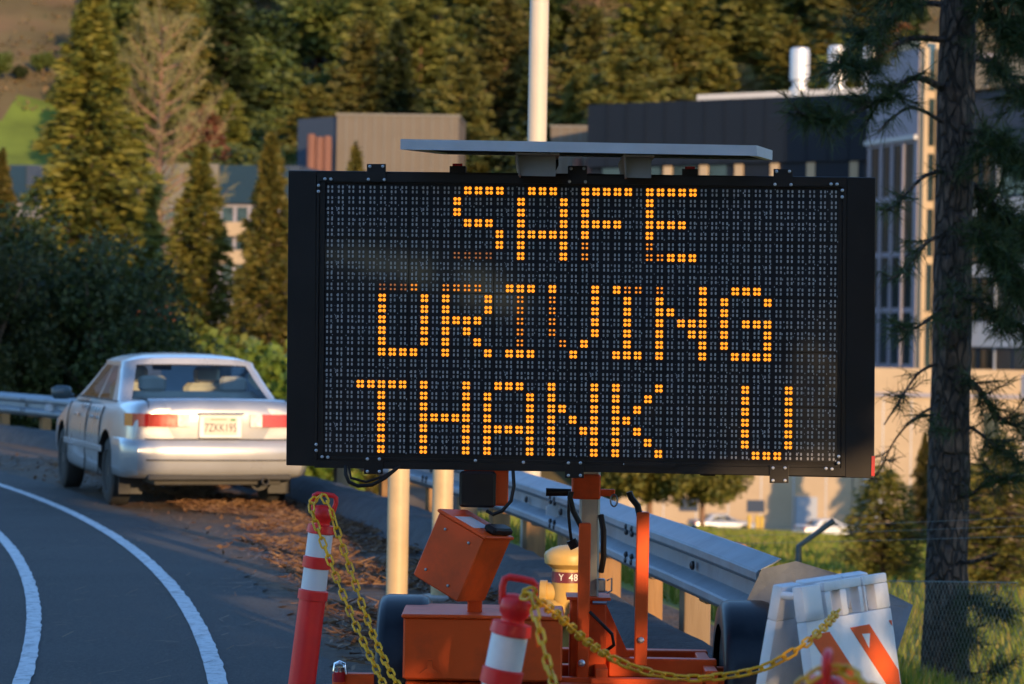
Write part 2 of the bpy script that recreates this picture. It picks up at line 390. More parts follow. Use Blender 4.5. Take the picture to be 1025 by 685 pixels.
# ------------------------------------------------------------------ bollards, hydrant, light pole
M_cream = mat('cream painted steel', (0.47, 0.345, 0.19), rough=0.5, var=0.08, scale=4, bump=0.06, bscale=25, dirt=(0.34, 0.26, 0.155), dscale=5, damt=0.6)
M_conc = mat('concrete', (0.40, 0.38, 0.35), rough=0.9, var=0.2, scale=5, bump=0.4, bscale=40, dirt=(0.25, 0.23, 0.2), dscale=3)
for px, py, lab in ((396.5, 606, 'cream steel bollard standing left of the tilted orange control box'), (441, 597, 'cream steel bollard half hidden behind the tilted orange control box')):
    b = G(px, py); r_ = 0.066
    t = thing('bollard', lab, 'bollard', (b.x, b.y, 0), 'cream bollards guarding the hydrant')
    m = MB(); m.lathe((b.x, b.y, -0.1), (0, 0, 1), [(0, r_), (1.05, r_), (1.10, r_ * 0.9), (1.135, r_ * 0.6), (1.15, 0.005)], 28); m.build('pipe', M_cream, t, smooth=True)
    m = MB(); m.lathe((b.x, b.y, -0.05), (0, 0, 1), [(0, 0.15), (0.056, 0.145), (0.066, 0.10)], 20); m.build('footing', M_conc, t)
M_hyd = mat('hydrant paint', (0.50, 0.32, 0.09), rough=0.45, var=0.12, scale=6, bump=0.1, bscale=25, dirt=(0.36, 0.24, 0.10), dscale=7, damt=0.6)
hc = P(568.5, 560, 11.9); hx, hy = hc.x, hc.y
hyd = thing('fire_hydrant', 'yellow fire hydrant with a maroon number band behind the sign mast', 'hydrant', (hx, hy, 0))
m = MB(); m.lathe((hx, hy, 0), (0, 0, 1), [(-.05, .11), (.03, .11), (.035, .075), (.30, .072), (.33, .078), (.52, .078), (.545, .115), (.585, .12), (.600, .112), (.618, .085), (.63, .045), (.635, .005)], 28); m.build('barrel', M_hyd, hyd, smooth=True)
for d, hz, rr_, cc in ((Vector((-.75, -.66, 0)), .30, .062, 'nozzle_cap'), (Vector((.9, -.1, 0)), .36, .05, 'nozzle_cap'), (Vector((-.98, .1, 0)), .40, .05, 'nozzle_cap')):
    m = MB(); d.normalize(); m.lathe((hx, hy, hz), d, [(0.05, rr_), (.10, rr_), (.102, rr_ * 1.2), (.135, rr_ * 1.2), (.14, rr_ * .7), (.142, rr_ * .3), (.165, rr_ * .28)], 20); m.build(cc, M_hyd, hyd, smooth=True)
M_band = mat('maroon band', (0.14, 0.022, 0.035), rough=0.4, var=0.05)
m = MB(); m.lathe((hx, hy, .455), (0, 0, 1), [(0, .0785), (0, .0805), (.052, .0805), (.052, .0785)], 28); band = m.build('number_band', M_band, hyd, smooth=True)
M_letter = mat('white lettering', (0.8, 0.78, 0.74), rough=0.5, var=0.03)
for i, ch in enumerate('Y 48'):
    if ch == ' ': continue
    th = R(-90 - 26 + i * 17); d = Vector((math.cos(th), math.sin(th), 0)); tx = Vector((-d.y, d.x, 0))
    text_mesh('lettering', ch, 0.046, M_letter, band, d * 0.0815 + Vector((0, 0, .481)), tx, (0, 0, 1), 0.0006)
M_polec = mat('pole paint', (0.50, 0.44, 0.36), rough=0.55, var=0.06, scale=3, bump=0.04, bscale=30)
pc = P(529.5, 560, 18.6); t = thing('light_pole', 'tall round light pole rising behind the sign and solar panel', 'light pole', (pc.x, pc.y, 0))
m = MB(); m.tube([(pc.x, pc.y, -0.3), (pc.x, pc.y, 4), (pc.x, pc.y, 9.5)], [0.074, 0.072, 0.055], 28); m.build('shaft', M_polec, t, smooth=True)
m = MB(); m.lathe((pc.x, pc.y, -0.5), (0, 0, 1), [(0, .2), (.47, .2), (.5, .18)], 24); m.build('footing', M_conc, t)
m = MB(); m.rbox((pc.x, pc.y, 0.01), (.24, .24, .03), .005); m.build('base_plate', M_polec, t)
m = MB(); m.tube([(pc.x, pc.y, 9.4), (pc.x - .8, pc.y - .2, 9.75), (pc.x - 1.8, pc.y - .4, 9.8)], .035, 10); m.build('arm', M_polec, t, smooth=True)
m = MB(); m.rbox((pc.x - 2.05, pc.y - .45, 9.8), (.6, .26, .12), .04); m.build('lamp_head', M_polec, t)

# ------------------------------------------------------------------ chain-link fence
M_wire = mat('fence wire', (0.10, 0.11, 0.10), rough=0.5, metal=0.5)
fence = thing('chain_link_fence', 'dark chain-link fence with angled barbed-wire arms below the guardrail', 'fence', polar(78.3, R(11)))
def ft(a): 
    p = polar(78.3, a); return p, terrain_h(p.x, p.y)
A0, A1 = R(8.5), R(26)
def ztop(p): return -0.33 + (20.6 - p.y) * 0.095
fa = []
posts = [P(842, 580, 20.6), P(737, 570, 23.8)]
pa = [ang(p.x, p.y) for p in posts]; dA = pa[1] - pa[0]
al = [pa[0] + dA * k for k in (0, 1, 2, 3)]
for k, a in enumerate(al):
    p, zb = ft(a); zt = ztop(p) + 0.28
    m = MB(); r2 = Vector((math.cos(a), math.sin(a), 0)); arm = Vector((p.x, p.y, zt)) + Vector((.30, .1, .21))
    m.tube([(p.x, p.y, zb - .2), (p.x, p.y, zt), arm], 0.026, 10); m.build('fence_post', M_wire, fence, smooth=True)
m = MB()
n = 60
for z0 in (0.0, -1.5):
    m.tube([(lambda q: (q.x, q.y, ztop(q) + z0 * 1.0))(polar(78.3, al[0] - 1.3 * dA + (al[-1] - al[0] + 1.3 * dA) * k / n)) for k in range(n + 1)], 0.004, 5)
for fo in (0.35, 0.7, 1.0):
    m.tube([(lambda q: (q.x + .30 * fo, q.y + .1 * fo, ztop(q) + .24 + .21 * fo))(polar(78.3, al[0] - 1.3 * dA + (al[-1] - al[0] + 1.3 * dA) * k / n)) for k in range(n + 1)], 0.0016, 4)
m.build('line_wire', M_wire, fence)
m = MB(); s0 = (al[0] - 1.3 * dA) * 78.3; s1 = al[-1] * 78.3; hh = 1.6; pit = 0.075
def fp(s, z): 
    q = polar(78.3, s / 78.3); return Vector((q.x, q.y, ztop(q) - z))
s = s0
while s < s1:
    for sg in (1, -1):
        a, b = fp(s, 0), fp(s + sg * hh, hh); t_ = Vector((0, 0, 0.0042)); m.poly([a - t_, b - t_, b + t_, a + t_])
    s += pit
m.build('wire_mesh', mat('galvanised mesh', (0.26, 0.24, 0.20), rough=.5, metal=.3), fence, fix=False)
# ------------------------------------------------------------------ message sign trailer
M_black = mat('black powder coat', (0.0105, 0.0075, 0.0065), rough=0.5, spec=0.3, var=0.2, scale=6, dirt=(0.020, 0.0155, 0.0135), dscale=4, damt=0.5)
M_frame = mat('black frame', (0.011, 0.0085, 0.0078), rough=0.42, spec=0.35, metal=0.0, var=0.2, scale=8)
M_board = mat('led board', (0.0125, 0.010, 0.012), rough=0.6, var=0.3, scale=9, coat=0.30, spec=0.2)
M_dot = mat('unlit led lens', (0.38, 0.355, 0.34), rough=0.3, var=0.2, scale=30)  # grey-white also carries the glint on each unlit lens
M_speck = mat('circuit specks', (0.30, 0.30, 0.31), rough=0.4, var=0.4, scale=60)
M_lit = emit('lit led', (1.0, 0.275, 0.010), 0.57)
M_mid = emit('half lit led', (1.0, 0.29, 0.018), 0.33)
M_dim = emit('dim led', (1.0, 0.33, 0.10), 0.10)
M_bolt = mat('bolt head', (0.55, 0.55, 0.56), rough=0.35, metal=0.6, var=0.1)
M_org = mat('orange paint', (0.78, 0.088, 0.010), rough=0.5, var=0.08, scale=5, spec=0.3, dirt=(0.40, 0.055, 0.014), dscale=5, damt=0.75, bump=0.03, bscale=20)
M_alu = mat('panel aluminium', (0.56, 0.58, 0.62), rough=0.45, metal=0.35, var=0.06, scale=6, dirt=(0.45, 0.46, 0.48), dscale=5)
M_cell = mat('solar cell', (0.012, 0.016, 0.04), rough=0.12, var=0.2)
M_under = mat('panel backsheet', (0.012, 0.012, 0.013), rough=0.95, spec=0.05)
M_steel = mat('mast steel', (0.27, 0.275, 0.28), rough=0.42, metal=0.85, var=0.1, scale=8)
M_chrome = mat('chrome', (0.75, 0.75, 0.76), rough=0.12, metal=1.0, var=0.03)
M_navy = mat('fender navy', (0.003, 0.007, 0.014), rough=0.45, var=0.15, spec=0.3, coat=0.1, dirt=(0.02, 0.026, 0.034), dscale=6, damt=0.5)
M_rub = mat('tyre rubber', (0.018, 0.018, 0.018), rough=0.85, var=0.2, scale=12, bump=0.2)
M_redl = mat('red lens', (0.42, 0.012, 0.02), rough=0.2, var=0.05, coat=0.5)
SA, SB = P(288, 170, 9.69), P(876, 177, 9.50)
SU = Vector((SB.x - SA.x, SB.y - SA.y, 0)).normalized(); SZ = Vector((0, 0, 1)); SN = Vector((SU.y, -SU.x, 0))
if SN.y > 0: SN = -SN
def PS(px, py, off=0.0):
    d = ray(px, py); o = SA + SN * off
    return EYE + d * ((o - EYE).dot(SN) / d.dot(SN))
mb_ = P(588, 600, 9.95)
sign = thing('message_sign', 'trailer-mounted amber dot-matrix message sign reading SAFE DRIVING THANK U under a flat solar panel', 'message sign', (mb_.x, mb_.y, 0))
# cabinet
c4 = [PS(288, 170), PS(876, 177), PS(874.5, 478.5), PS(285.5, 465)]
m = MB(); m.prism([p + SN * -0.012 for p in c4], SN * -0.17); cab = m.build('sign_cabinet', M_black, sign, bevel=0.004)
# side cheek panels, a little proud
for q in ((288.6, 171, 316.5, 466, 465.3), (847.5, 177.5, 875.2, 478.2, 477.5)):
    x0, y0, x1, y1, y2 = q
    m = MB(); m.prism([PS(x0, y0), PS(x1, y0 + .4), PS(x1 - 1.8, y1), PS(x0 - 2.2, y2)], SN * 0.004); m.build('side_panel', M_black, cab, bevel=0.002)
# window frame round the matrix: outer lip and inner lip
def ring(outer, inner, o0, depth, name, mt, par):
    m = MB(); n = 4
    for i in range(4):
        j = (i + 1) % 4; m.prism([PS(*outer[i], o0), PS(*outer[j], o0), PS(*inner[j], o0), PS(*inner[i], o0)], SN * depth)
    return m.build(name, mt, par)
o1 = [(317.5, 173.5), (846.5, 178.5), (845, 476), (315, 467.5)]; i1 = [(320, 181.5), (843, 187), (841, 468), (317.5, 459.5)]
win = ring(o1, i1, -0.012, 0.016, 'window_frame', M_frame, sign)
i2 = [(325.5, 182.8), (838.5, 188.2), (836.5, 465.5), (323.2, 456.5)]
ring([(320.3, 181.8), (842.7, 187.3), (840.7, 467.7), (317.8, 459.2)], i2, -0.012, 0.009, 'inner_lip', M_frame, win)
# led lattice: pixel corners measured on the display
LC = [(330.4, 189.0), (833.9, 194.2), (831.6, 457.0), (328.2, 448.0)]
def LP(c, r, off=0.0):
    s, t = c / 47.0, r / 24.0
    x = (LC[0][0] * (1 - s) + LC[1][0] * s) * (1 - t) + (LC[3][0] * (1 - s) + LC[2][0] * s) * t
    y = (LC[0][1] * (1 - s) + LC[1][1] * s) * (1 - t) + (LC[3][1] * (1 - s) + LC[2][1] * s) * t
    # even pitch on the board itself, not in the picture
    a, b2, c_, d_ = LW
    return (a * (1 - s) + b2 * s) * (1 - t) + (d_ * (1 - s) + c_ * s) * t + SN * off
LW = [PS(*q, -0.008) for q in LC]
PIT = (LW[1] - LW[0]).length / 47
lit = {}
def put(r, cols, lv=3):
    for c in cols: lit[(c, r)] = lv
def rows_(rs_, cols, lv=3):
    for r in rs_: put(r, cols, lv)
# SAFE
put(0, (13, 14, 15, 16)); rows_((1, 2), (12,)); put(3, (13, 14, 15)); rows_((4, 5), (16,)); put(6, (12, 13, 14, 15), 1)
put(0, (19, 20, 21)); rows_(range(1, 7), (18, 22)); put(4, (19, 20, 21))
put(0, range(24, 29)); rows_(range(1, 5), (24,)); put(3, (25, 26, 27)); rows_((5, 6), (24,), 2)
put(0, range(30, 35)); rows_((1, 2, 4), (30,)); put(3, range(30, 34)); rows_((5, 6), (30,), 2); put(6, (31,), 2); put(6, (32, 33, 34))
# DRIVING
put(9, (5, 6, 7), 1); put(9, (8,), 2); rows_(range(10, 15), (5, 9)); put(15, (5, 6, 7, 8))
put(9, (11, 12, 13, 14), 2); rows_((10, 11), (15,)); rows_(range(10, 16), (11,)); put(12, (12, 13, 14)); put(13, (13,)); put(14, (14,)); put(15, (15,))
put(9, (17, 18, 19)); rows_(range(10, 15), (18,), 2); put(15, (17, 18, 19))
put(9, (21,)); rows_(range(10, 14), (21,), 2); put(14, (22,), 2); put(15, (23,)); put(14, (24,)); rows_(range(9, 14), (25,))
put(9, (27,)); put(9, (28, 29), 2); rows_(range(10, 15), (28,)); put(15, (27, 28, 29))
put(9, (31,), 2); rows_(range(10, 16), (31,)); rows_(range(9, 16), (35,)); put(11, (32,)); put(12, (33, 34)); put(13, (34,))
put(9, (38, 39, 40)); put(10, (37, 41)); put(11, (37,)); put(12, (37, 39, 40, 41)); rows_((13, 14), (37, 41)); put(15, (38, 39, 40, 41))
# THANK U
put(18, range(3, 8)); rows_(range(19, 25), (5,))
rows_(range(18, 25), (9, 13)); put(21, (10, 11, 12))
put(18, (16, 17, 18)); rows_(range(19, 25), (15, 19)); put(22, (16, 17, 18))
rows_(range(18, 25), (21, 25)); put(20, (22,)); put(21, (23,)); put(22, (24,))
rows_(range(18, 25), (27,)); put(18, (31,)); put(19, (30,)); put(20, (29,)); put(21, (28,)); put(22, (29,)); put(23, (30,)); put(24, (31,))
rows_(range(18, 24), (39, 43)); put(24, (40, 41, 42))
rnd = random.Random(11)
specks = [(rnd.uniform(-.4, 7.4), rnd.uniform(-.4, 4.4), rnd.uniform(.02, .05), rnd.random()) for _ in range(80)]
for mj in range(5):
    for mi in range(6):
        c0, r0 = mi * 8, mj * 5
        m = MB(); e = 0.462
        m.prism([LP(c0 - e, r0 - e), LP(c0 + 7 + e, r0 - e), LP(c0 + 7 + e, r0 + 4 + e), LP(c0 - e, r0 + 4 + e)], SN * -0.012)
        mod = m.build('led_module', M_board, sign)
        un, li = MB(), MB()
        for c in range(c0, c0 + 8):
            for r in range(r0, r0 + 5):
                lv = lit.get((c, r), 0)
                for dx in (-.19, .19):
                    for dy in (-.20, .20):
                        q = LP(c + dx, r + dy, 0.0025)
                        if lv: li.k = 3 - lv; li.disc(q, SN, PIT * {3: .165, 2: .115, 1: .105}[lv], 10)
                        else:
                            s_ = PIT * .092; jx = rnd.uniform(-.01, .01); un.poly([q + SU * a * s_ + SZ * b * s_ * 1.45 for a, b in ((-.7, -1), (.7, -1), (1, 0), (.7, 1), (-.7, 1), (-1, 0))])  # stretched upright like the lens highlight
        for x, y, sz, kk in specks:
            s_ = PIT * sz; q = LP(c0 + x, r0 + y, 0.0012); un.k = 1
            if abs((x + .5) % 1 - .5) < .3 and abs((y + .5) % 1 - .5) < .3: continue
            un.poly([q - SU * s_ - SZ * s_, q + SU * s_ - SZ * s_, q + SU * s_ + SZ * s_ * (1 + 2 * kk), q - SU * s_ + SZ * s_ * (1 + 2 * kk)])
        un.build('unlit_leds', [M_dot, M_speck], mod, fix=False)
        if li.f: li.build('lit_leds', [M_lit, M_mid, M_dim], mod, fix=False)
# hinge plates with bolts, corner bolts
def bolts(ps, par, name='bolts', r=0.0065, off=0.004):
    m = MB()
    for px, py in ps: m.lathe(PS(px, py, off), SN, [(0, r), (0.004, r), (0.006, r * .5)], 8)
    return m.build(name, M_bolt, par)
for px, py in ((376.5, 173), (577.5, 175), (783, 178)):
    m = MB(); m.prism([PS(px - 9.5, py - 9, .004), PS(px + 9.5, py - 9, .004), PS(px + 9.5, py + 9, .004), PS(px - 9.5, py + 9, .004)], SN * .006)
    h = m.build('hinge_plate', M_frame, sign, bevel=.001); bolts([(px - 6.5, py - 6.5), (px + 6.5, py - 6.5), (px - 8, py + 6.5), (px + 8, py + 6.8)], h, off=.0105)
for px, py in ((373.5, 465), (574.5, 469), (779, 474)):
    m = MB(); m.prism([PS(px - 9.5, py - 9, .004), PS(px + 9.5, py - 9, .004), PS(px + 9.5, py + 9, .004), PS(px - 9.5, py + 9, .004)], SN * .006)
    h = m.build('hinge_plate', M_frame, sign, bevel=.001); bolts([(px - 6, py - 6), (px + 6, py - 6), (px - 6, py + 6.5), (px + 6, py + 6.5)], h, off=.0105)
bolts([(325, 179), (331, 179.2), (318.8, 185.5), (318.6, 191.5), (831, 184.2), (837, 184.3), (842.3, 190.5), (842.2, 197), (316.3, 444.5), (316.2, 450.5), (322.2, 456.8), (328, 457.2), (838.7, 456.5), (838.6, 463), (826, 468.5), (832, 469), (475.5, 460.6), (523.5, 462.3), (625, 464.2), (674, 466)], win)
# latches along the top edge, bottom stay, red side marker
for px, py in ((457.5, 171), (690, 174)):
    m = MB(); m.prism([PS(px - 8, py - 5, -.01), PS(px + 8, py - 5, -.01), PS(px + 8, py + 2, -.01), PS(px - 8, py + 2, -.01)], SN * -.05); l = m.build('latch', M_black, sign, bevel=.002)
    m = MB(); m.prism([PS(px - 5, py - 7.5, -.02), PS(px + 5, py - 7.5, -.02), PS(px + 5, py - 5, -.02), PS(px - 5, py - 5, -.02)], SN * -.02); m.build('latch_tab', M_redl, l)
m = MB(); m.prism([PS(624, 461.5, .004), PS(676, 463, .004), PS(676, 468, .004), PS(624, 466.5, .004)], SN * .008); m.build('prop_stay', M_frame, sign)
m = MB(); m.prism([PS(871.6, 456, .004), PS(875, 456, .004), PS(874.6, 476, .004), PS(871.2, 476, .004)], SN * .003); m.build('side_marker', M_redl, sign)
m = MB(); m.prism([PS(700, 470.5, -.06), PS(715, 471, -.06), PS(715, 476, -.06), PS(700, 475.5, -.06)], SN * -.04); m.build('cable_gland', M_black, sign)

# solar panel
NL, NR, FR = P(400.5, 139.0, 9.40), P(757, 141.5, 9.40), P(772.5, 150.5, 10.12)
NR.z = NL.z; FL = NL + (FR - NR)
th = Vector((0, 0, -0.040))
m = MB(); k_ = [NL, NR, FR, FL]
cen = sum(k_, Vector()) / 4
inn = [cen + (p - cen) * 0.955 for p in k_]
for i in range(4):
    j = (i + 1) % 4; m.hexa([k_[i] + th, k_[j] + th, inn[j] + th, inn[i] + th], [k_[i], k_[j], inn[j], inn[i]])
pan = m.build('solar_panel', M_alu, sign)
m = MB(); m.prism([p + Vector((0, 0, -.006)) for p in inn], Vector((0, 0, .004))); m.build('solar_cells', M_cell, pan)
m = MB(); m.prism([p + Vector((0, 0, -.034)) for p in inn], Vector((0, 0, .004))); m.build('backsheet', M_under, pan)
ax = (NR - NL).normalized(); ay = (FR - NR).normalized()
for px in (536, 638):
    q = P(px, 153, 9.42); q = NL + ax * ((q - NL).dot(ax)) + ay * .03
    m = MB(); top = q.z if False else NL.z - .041
    base = Vector((q.x, q.y, 0))
    w_ = 0.085 if px == 536 else 0.06
    for s_, wd in ((0, w_),):
        m.hexa([Vector((q.x - wd, q.y, top)), Vector((q.x - wd + .006, q.y, top)), Vector((q.x - wd + .006, q.y + .5, top)), Vector((q.x - wd, q.y + .5, top))],
               [Vector((q.x - wd * .8, q.y + .06, top - .085)), Vector((q.x - wd * .8 + .006, q.y + .06, top - .085)), Vector((q.x - wd * .8 + .006, q.y + .44, top - .085)), Vector((q.x - wd * .8, q.y + .44, top - .085))])
    m.box((q.x, q.y + .25, top - .004), (2 * wd, .5, .006)); m.box((q.x, q.y + .07, top - .045), (2 * wd * .85, .005, .08)); m.build('panel_bracket', mat('bracket grey', (0.25, 0.235, 0.22), rough=.6), pan)
# mast
mx, my = mb_.x, mb_.y
def rt(px, py, y): return P(px, py, y)
def zat(py, y, px=588): return P(px, py, y).z
m = MB(); m.rbox((mx, my, (.55 + 2.30) / 2), (.082, .082, 2.30 - .55), .008); m.build('mast_tube', M_steel, sign)
m = MB(); q = P(586, 486, 9.95); m.rbox((q.x, my - .01, q.z), (.115, .115, .10), .006); q2 = P(609, 493, 9.9); m.rbox((q2.x - .02, my - .03, q2.z), (.09, .03, .028), .003); m.build('mast_collar', M_org, sign)
m = MB(); q = P(583.6, 600, 9.80); m.rbox((q.x, q.y, (zat(523, 9.8) + .2) / 2), (.048, .05, zat(523, 9.8) - .2), .004); st = m.build('front_strut', M_org, sign)
m = MB(); h0 = P(582, 523, 9.80); m.tube([h0 + Vector((0, 0, -.02)), h0 + Vector((-.035, 0, .045)), h0 + Vector((-.05, 0, .10)), h0 + Vector((-.045, 0, .125))], .011, 8); m.build('strut_hook', M_black, st, smooth=True)
m = MB(); q = P(641.5, 600, 9.80); zt_ = zat(512, 9.8, 641); m.rbox((q.x, q.y, (zt_ + .33) / 2), (.05, .05, zt_ - .33), .004); st = m.build('side_strut', M_org, sign)
m = MB(); h0 = P(640, 512, 9.80); m.tube([h0 + Vector((0, 0, -.02)), h0 + Vector((-.01, 0, .025)), h0 + Vector((-.035, 0, .055)), h0 + Vector((-.045, 0, .08))], .013, 8); m.build('strut_hook', M_black, st, smooth=True)
m = MB(); q = P(641, 640, 9.77); m.lathe((q.x, q.y, q.z), (0, -1, 0), [(0, .013), (.01, .013), (.016, .006)], 8); q = P(581.5, 663, 9.77); m.lathe((q.x, q.y, q.z), (0, -1, 0), [(0, .015), (.01, .015), (.016, .006)], 8); m.build('bolts', M_bolt, st)
# mast base column with flange and gussets
m = MB(); a, b2 = P(570, 600, 9.95), P(606, 600, 9.95); zt_ = zat(598, 9.95)
m.rbox(((a.x + b2.x) / 2, my, (zt_ + .2) / 2), (b2.x - a.x, .15, zt_ - .2), .006); m.box(((a.x + b2.x) / 2, my, zt_ + .006), (b2.x - a.x + .03, .19, .012))
m.prism([Vector((b2.x, my - .02, zt_ - .02)), Vector((b2.x + .12, my - .02, .30)), Vector((b2.x, my - .02, .30))], (0, .02, 0)); m.build('mast_base', M_org, sign)
m = MB(); q = P(601.5, 585, 9.86); m.rbox((q.x, q.y, q.z), (.03, .05, .05), .004); m.tube([q + Vector((.02, -.02, .02)), q + Vector((.04, -.02, .03)), q + Vector((.04, -.02, -.02)), q + Vector((.02, -.02, -.03))], .004, 6); m.tube([q + Vector((-.035, -.02, -.07)), q + Vector((.02, -.02, -.07))], .008, 6); m.build('mast_winch_lock', M_steel, sign, smooth=True)
m = MB(); q = P(603, 545, 9.9); m.tube([P(601, 515, 9.9), P(603.5, 530, 9.88), P(603.5, 558, 9.88), P(601, 572, 9.9)], .012, 8); m.build('hydraulic_line', M_black, sign, smooth=True)
m = MB(); m.tube([P(546, 492, 9.85), P(571, 492.5, 9.85)], [.017, .015], 10); m.build('mast_handle', M_black, sign, smooth=True)
m = MB(); m.tube([P(569, 499, 9.86), P(568.6, 515, 9.86), P(570, 530, 9.86), P(572, 545, 9.87)], .007, 6); m.tube([P(571, 540, 9.87), P(575, 548, 9.87)], .02, 8); m.build('mast_latch', M_black, sign, smooth=True)
m = MB()
for k in range(16):
    pass
cq = P(614, 497, 9.88); m.tube([cq + Vector((math.cos(t_) * .014, 0, math.sin(t_) * .024 - .014)) for t_ in [k * math.pi / 8 for k in range(16)]], .004, 6, closed=True); m.build('pin_ring', M_steel, sign, smooth=True)
# battery box
fl, fr2 = P(403.5, 617, 9.58), P(563, 617, 9.58); zb_ = zat(681, 9.58, 480)
m = MB(); m.rbox(((fl.x + fr2.x) / 2, 9.58 + .2, (fl.z + zb_) / 2), (fr2.x - fl.x, .40, fl.z - zb_), .008); bb = m.build('battery_box', M_org, sign)
m = MB(); m.rbox(((fl.x + fr2.x) / 2, 9.58 + .2, fl.z + .004), (fr2.x - fl.x + .016, .416, .016), .005); m.build('box_lid', M_org, bb)
m = MB(); q = P(430, 668, 9.57); m.prism([q + Vector((-.04, 0, -.02)), q + Vector((.04, 0, -.02)), q + Vector((.012, 0, .0)), q + Vector((.008, 0, .03)), q + Vector((-.008, 0, .03)), q + Vector((-.012, 0, 0))], (0, -.008, 0)); m.build('box_hasp', M_org, bb)
# tilted control box
q0 = P(462, 557, 9.62)
RM = Matrix.Rotation(R(27), 3, 'Y') @ Matrix.Rotation(R(-30), 3, 'Z') @ Matrix.Rotation(R(10), 3, 'X')
bx, by, bz = RM @ Vector((1, 0, 0)), RM @ Vector((0, 1, 0)), RM @ Vector((0, 0, 1))
m = MB(); m.rbox(q0, (.235, .20, .275), .006, (bx, by, bz)); cb = m.build('control_box', M_org, sign)
m = MB(); m.rbox(q0 + bz * .142, (.25, .215, .014), .004, (bx, by, bz)); m.build('box_lid', M_org, cb)
M_stick = mat('white sticker', (0.62, 0.62, 0.66), rough=0.5, var=0.1, scale=20)
m = MB(); m.box(q0 + bz * .1505 + bx * .0 - by * .03, (.10, .12, .002), (bx, by, bz)); m.build('sticker', M_stick, cb)
m = MB(); m.rbox(q0 + bz * .165 + bx * .092 + by * .02, (.055, .14, .03), .008, (bx, by, bz)); m.build('rubber_cap', M_black, cb)
m = MB()
for a, b_ in ((-.06, .09), (.06, .09), (-.07, -.09), (.05, -.10)): m.lathe(q0 + bx * a + bz * b_ - by * .1, -by, [(0, .006), (.004, .006), (.005, .003)], 8)
m.build('bolts', M_steel, cb)
m = MB(); a, b2 = P(475, 575, 9.72), P(475, 615, 9.72); m.rbox(((a + b2) / 2), (.058, .05, (a - b2).length + .06), .004); m.build('box_post', M_org, sign)
# box hanging under the cabinet
a, b2 = P(459.5, 471, 9.60), P(495.5, 508, 9.60)
m = MB(); m.rbox(((a.x + b2.x) / 2, 9.62, (a.z + b2.z) / 2), (b2.x - a.x, .04, a.z - b2.z), .010); m.build('speaker_panel', M_black, sign)
m = MB(); a2, b3 = P(464, 470, 9.66), P(508, 506, 9.66); m.rbox(((a2.x + b3.x) / 2, 9.74, (a2.z + b3.z) / 2 + .01), (b3.x - a2.x, .18, a2.z - b3.z + .02), .006); m.build('speaker_box', M_org, sign)
# cables
m = MB()
m.tube([P(345.5, 466, 9.62), P(345.5, 474, 9.6), P(349, 482, 9.6), P(358, 486, 9.6), P(372, 485, 9.6), P(385, 478, 9.6), P(397, 468, 9.62)], .0075, 8)
m.tube([P(349, 468, 9.63), P(351, 478, 9.6), P(366, 482, 9.6), P(384, 476, 9.6), P(401, 466, 9.62)], .005, 8)
m.tube([P(513, 470, 9.62), P(514, 486, 9.6), P(511, 501, 9.6), P(502, 511, 9.6), P(493, 514.5, 9.6), P(487, 511, 9.62)], .007, 8)
m.tube([P(590, 612, 9.78), P(600, 622, 9.75), P(612, 634, 9.75), P(614, 645, 9.76), P(606, 651, 9.8)], .007, 8)
m.tube([P(548, 153, 9.7), P(557, 156, 9.68), P(557, 165, 9.68), P(553, 172, 9.7)], .007, 8)
m.build('cable', M_black, sign, smooth=True)
# chassis
lx, rx = P(405, 640, 10.05).x, P(745, 640, 10.05).x
zf = zat(662, 9.9)
m = MB()
m.rbox(((lx + rx) / 2, 9.70, .235), (rx - lx - .04, .07, .06), .005)
m.rbox(((lx + rx) / 2, 10.35, zf - .03), (rx - lx - .26, .07, .06), .005)
for x in (P(600, 660, 9.9).x, P(716, 660, 9.9).x - .03, P(450, 660, 9.9).x): m.rbox((x, 10.02, zf - .032), (.05, .6, .056), .004)
a = P(609, 660, 9.9); b2 = P(717, 660, 9.9); m.rbox(((a.x + b2.x) / 2, 9.93, zf - .02), (b2.x - a.x, .06, .075), .004)
a = P(590, 676, 9.74); m.rbox(((a.x + rx) / 2 - .1, 9.74, a.z - .03), (rx - a.x - .2, .05, .05), .004)
m.rbox(((lx + rx) / 2, 10.05, .27), (rx - lx - .05, .05, .05), .004)
m.rbox((mx, 11.2, zf - .05), (.07, 1.8, .07), .005)
m.rbox(((lx + rx) / 2, 9.78, .255), (rx - lx + .55, .05, .05), .004)
m.build('chassis', M_org, sign)
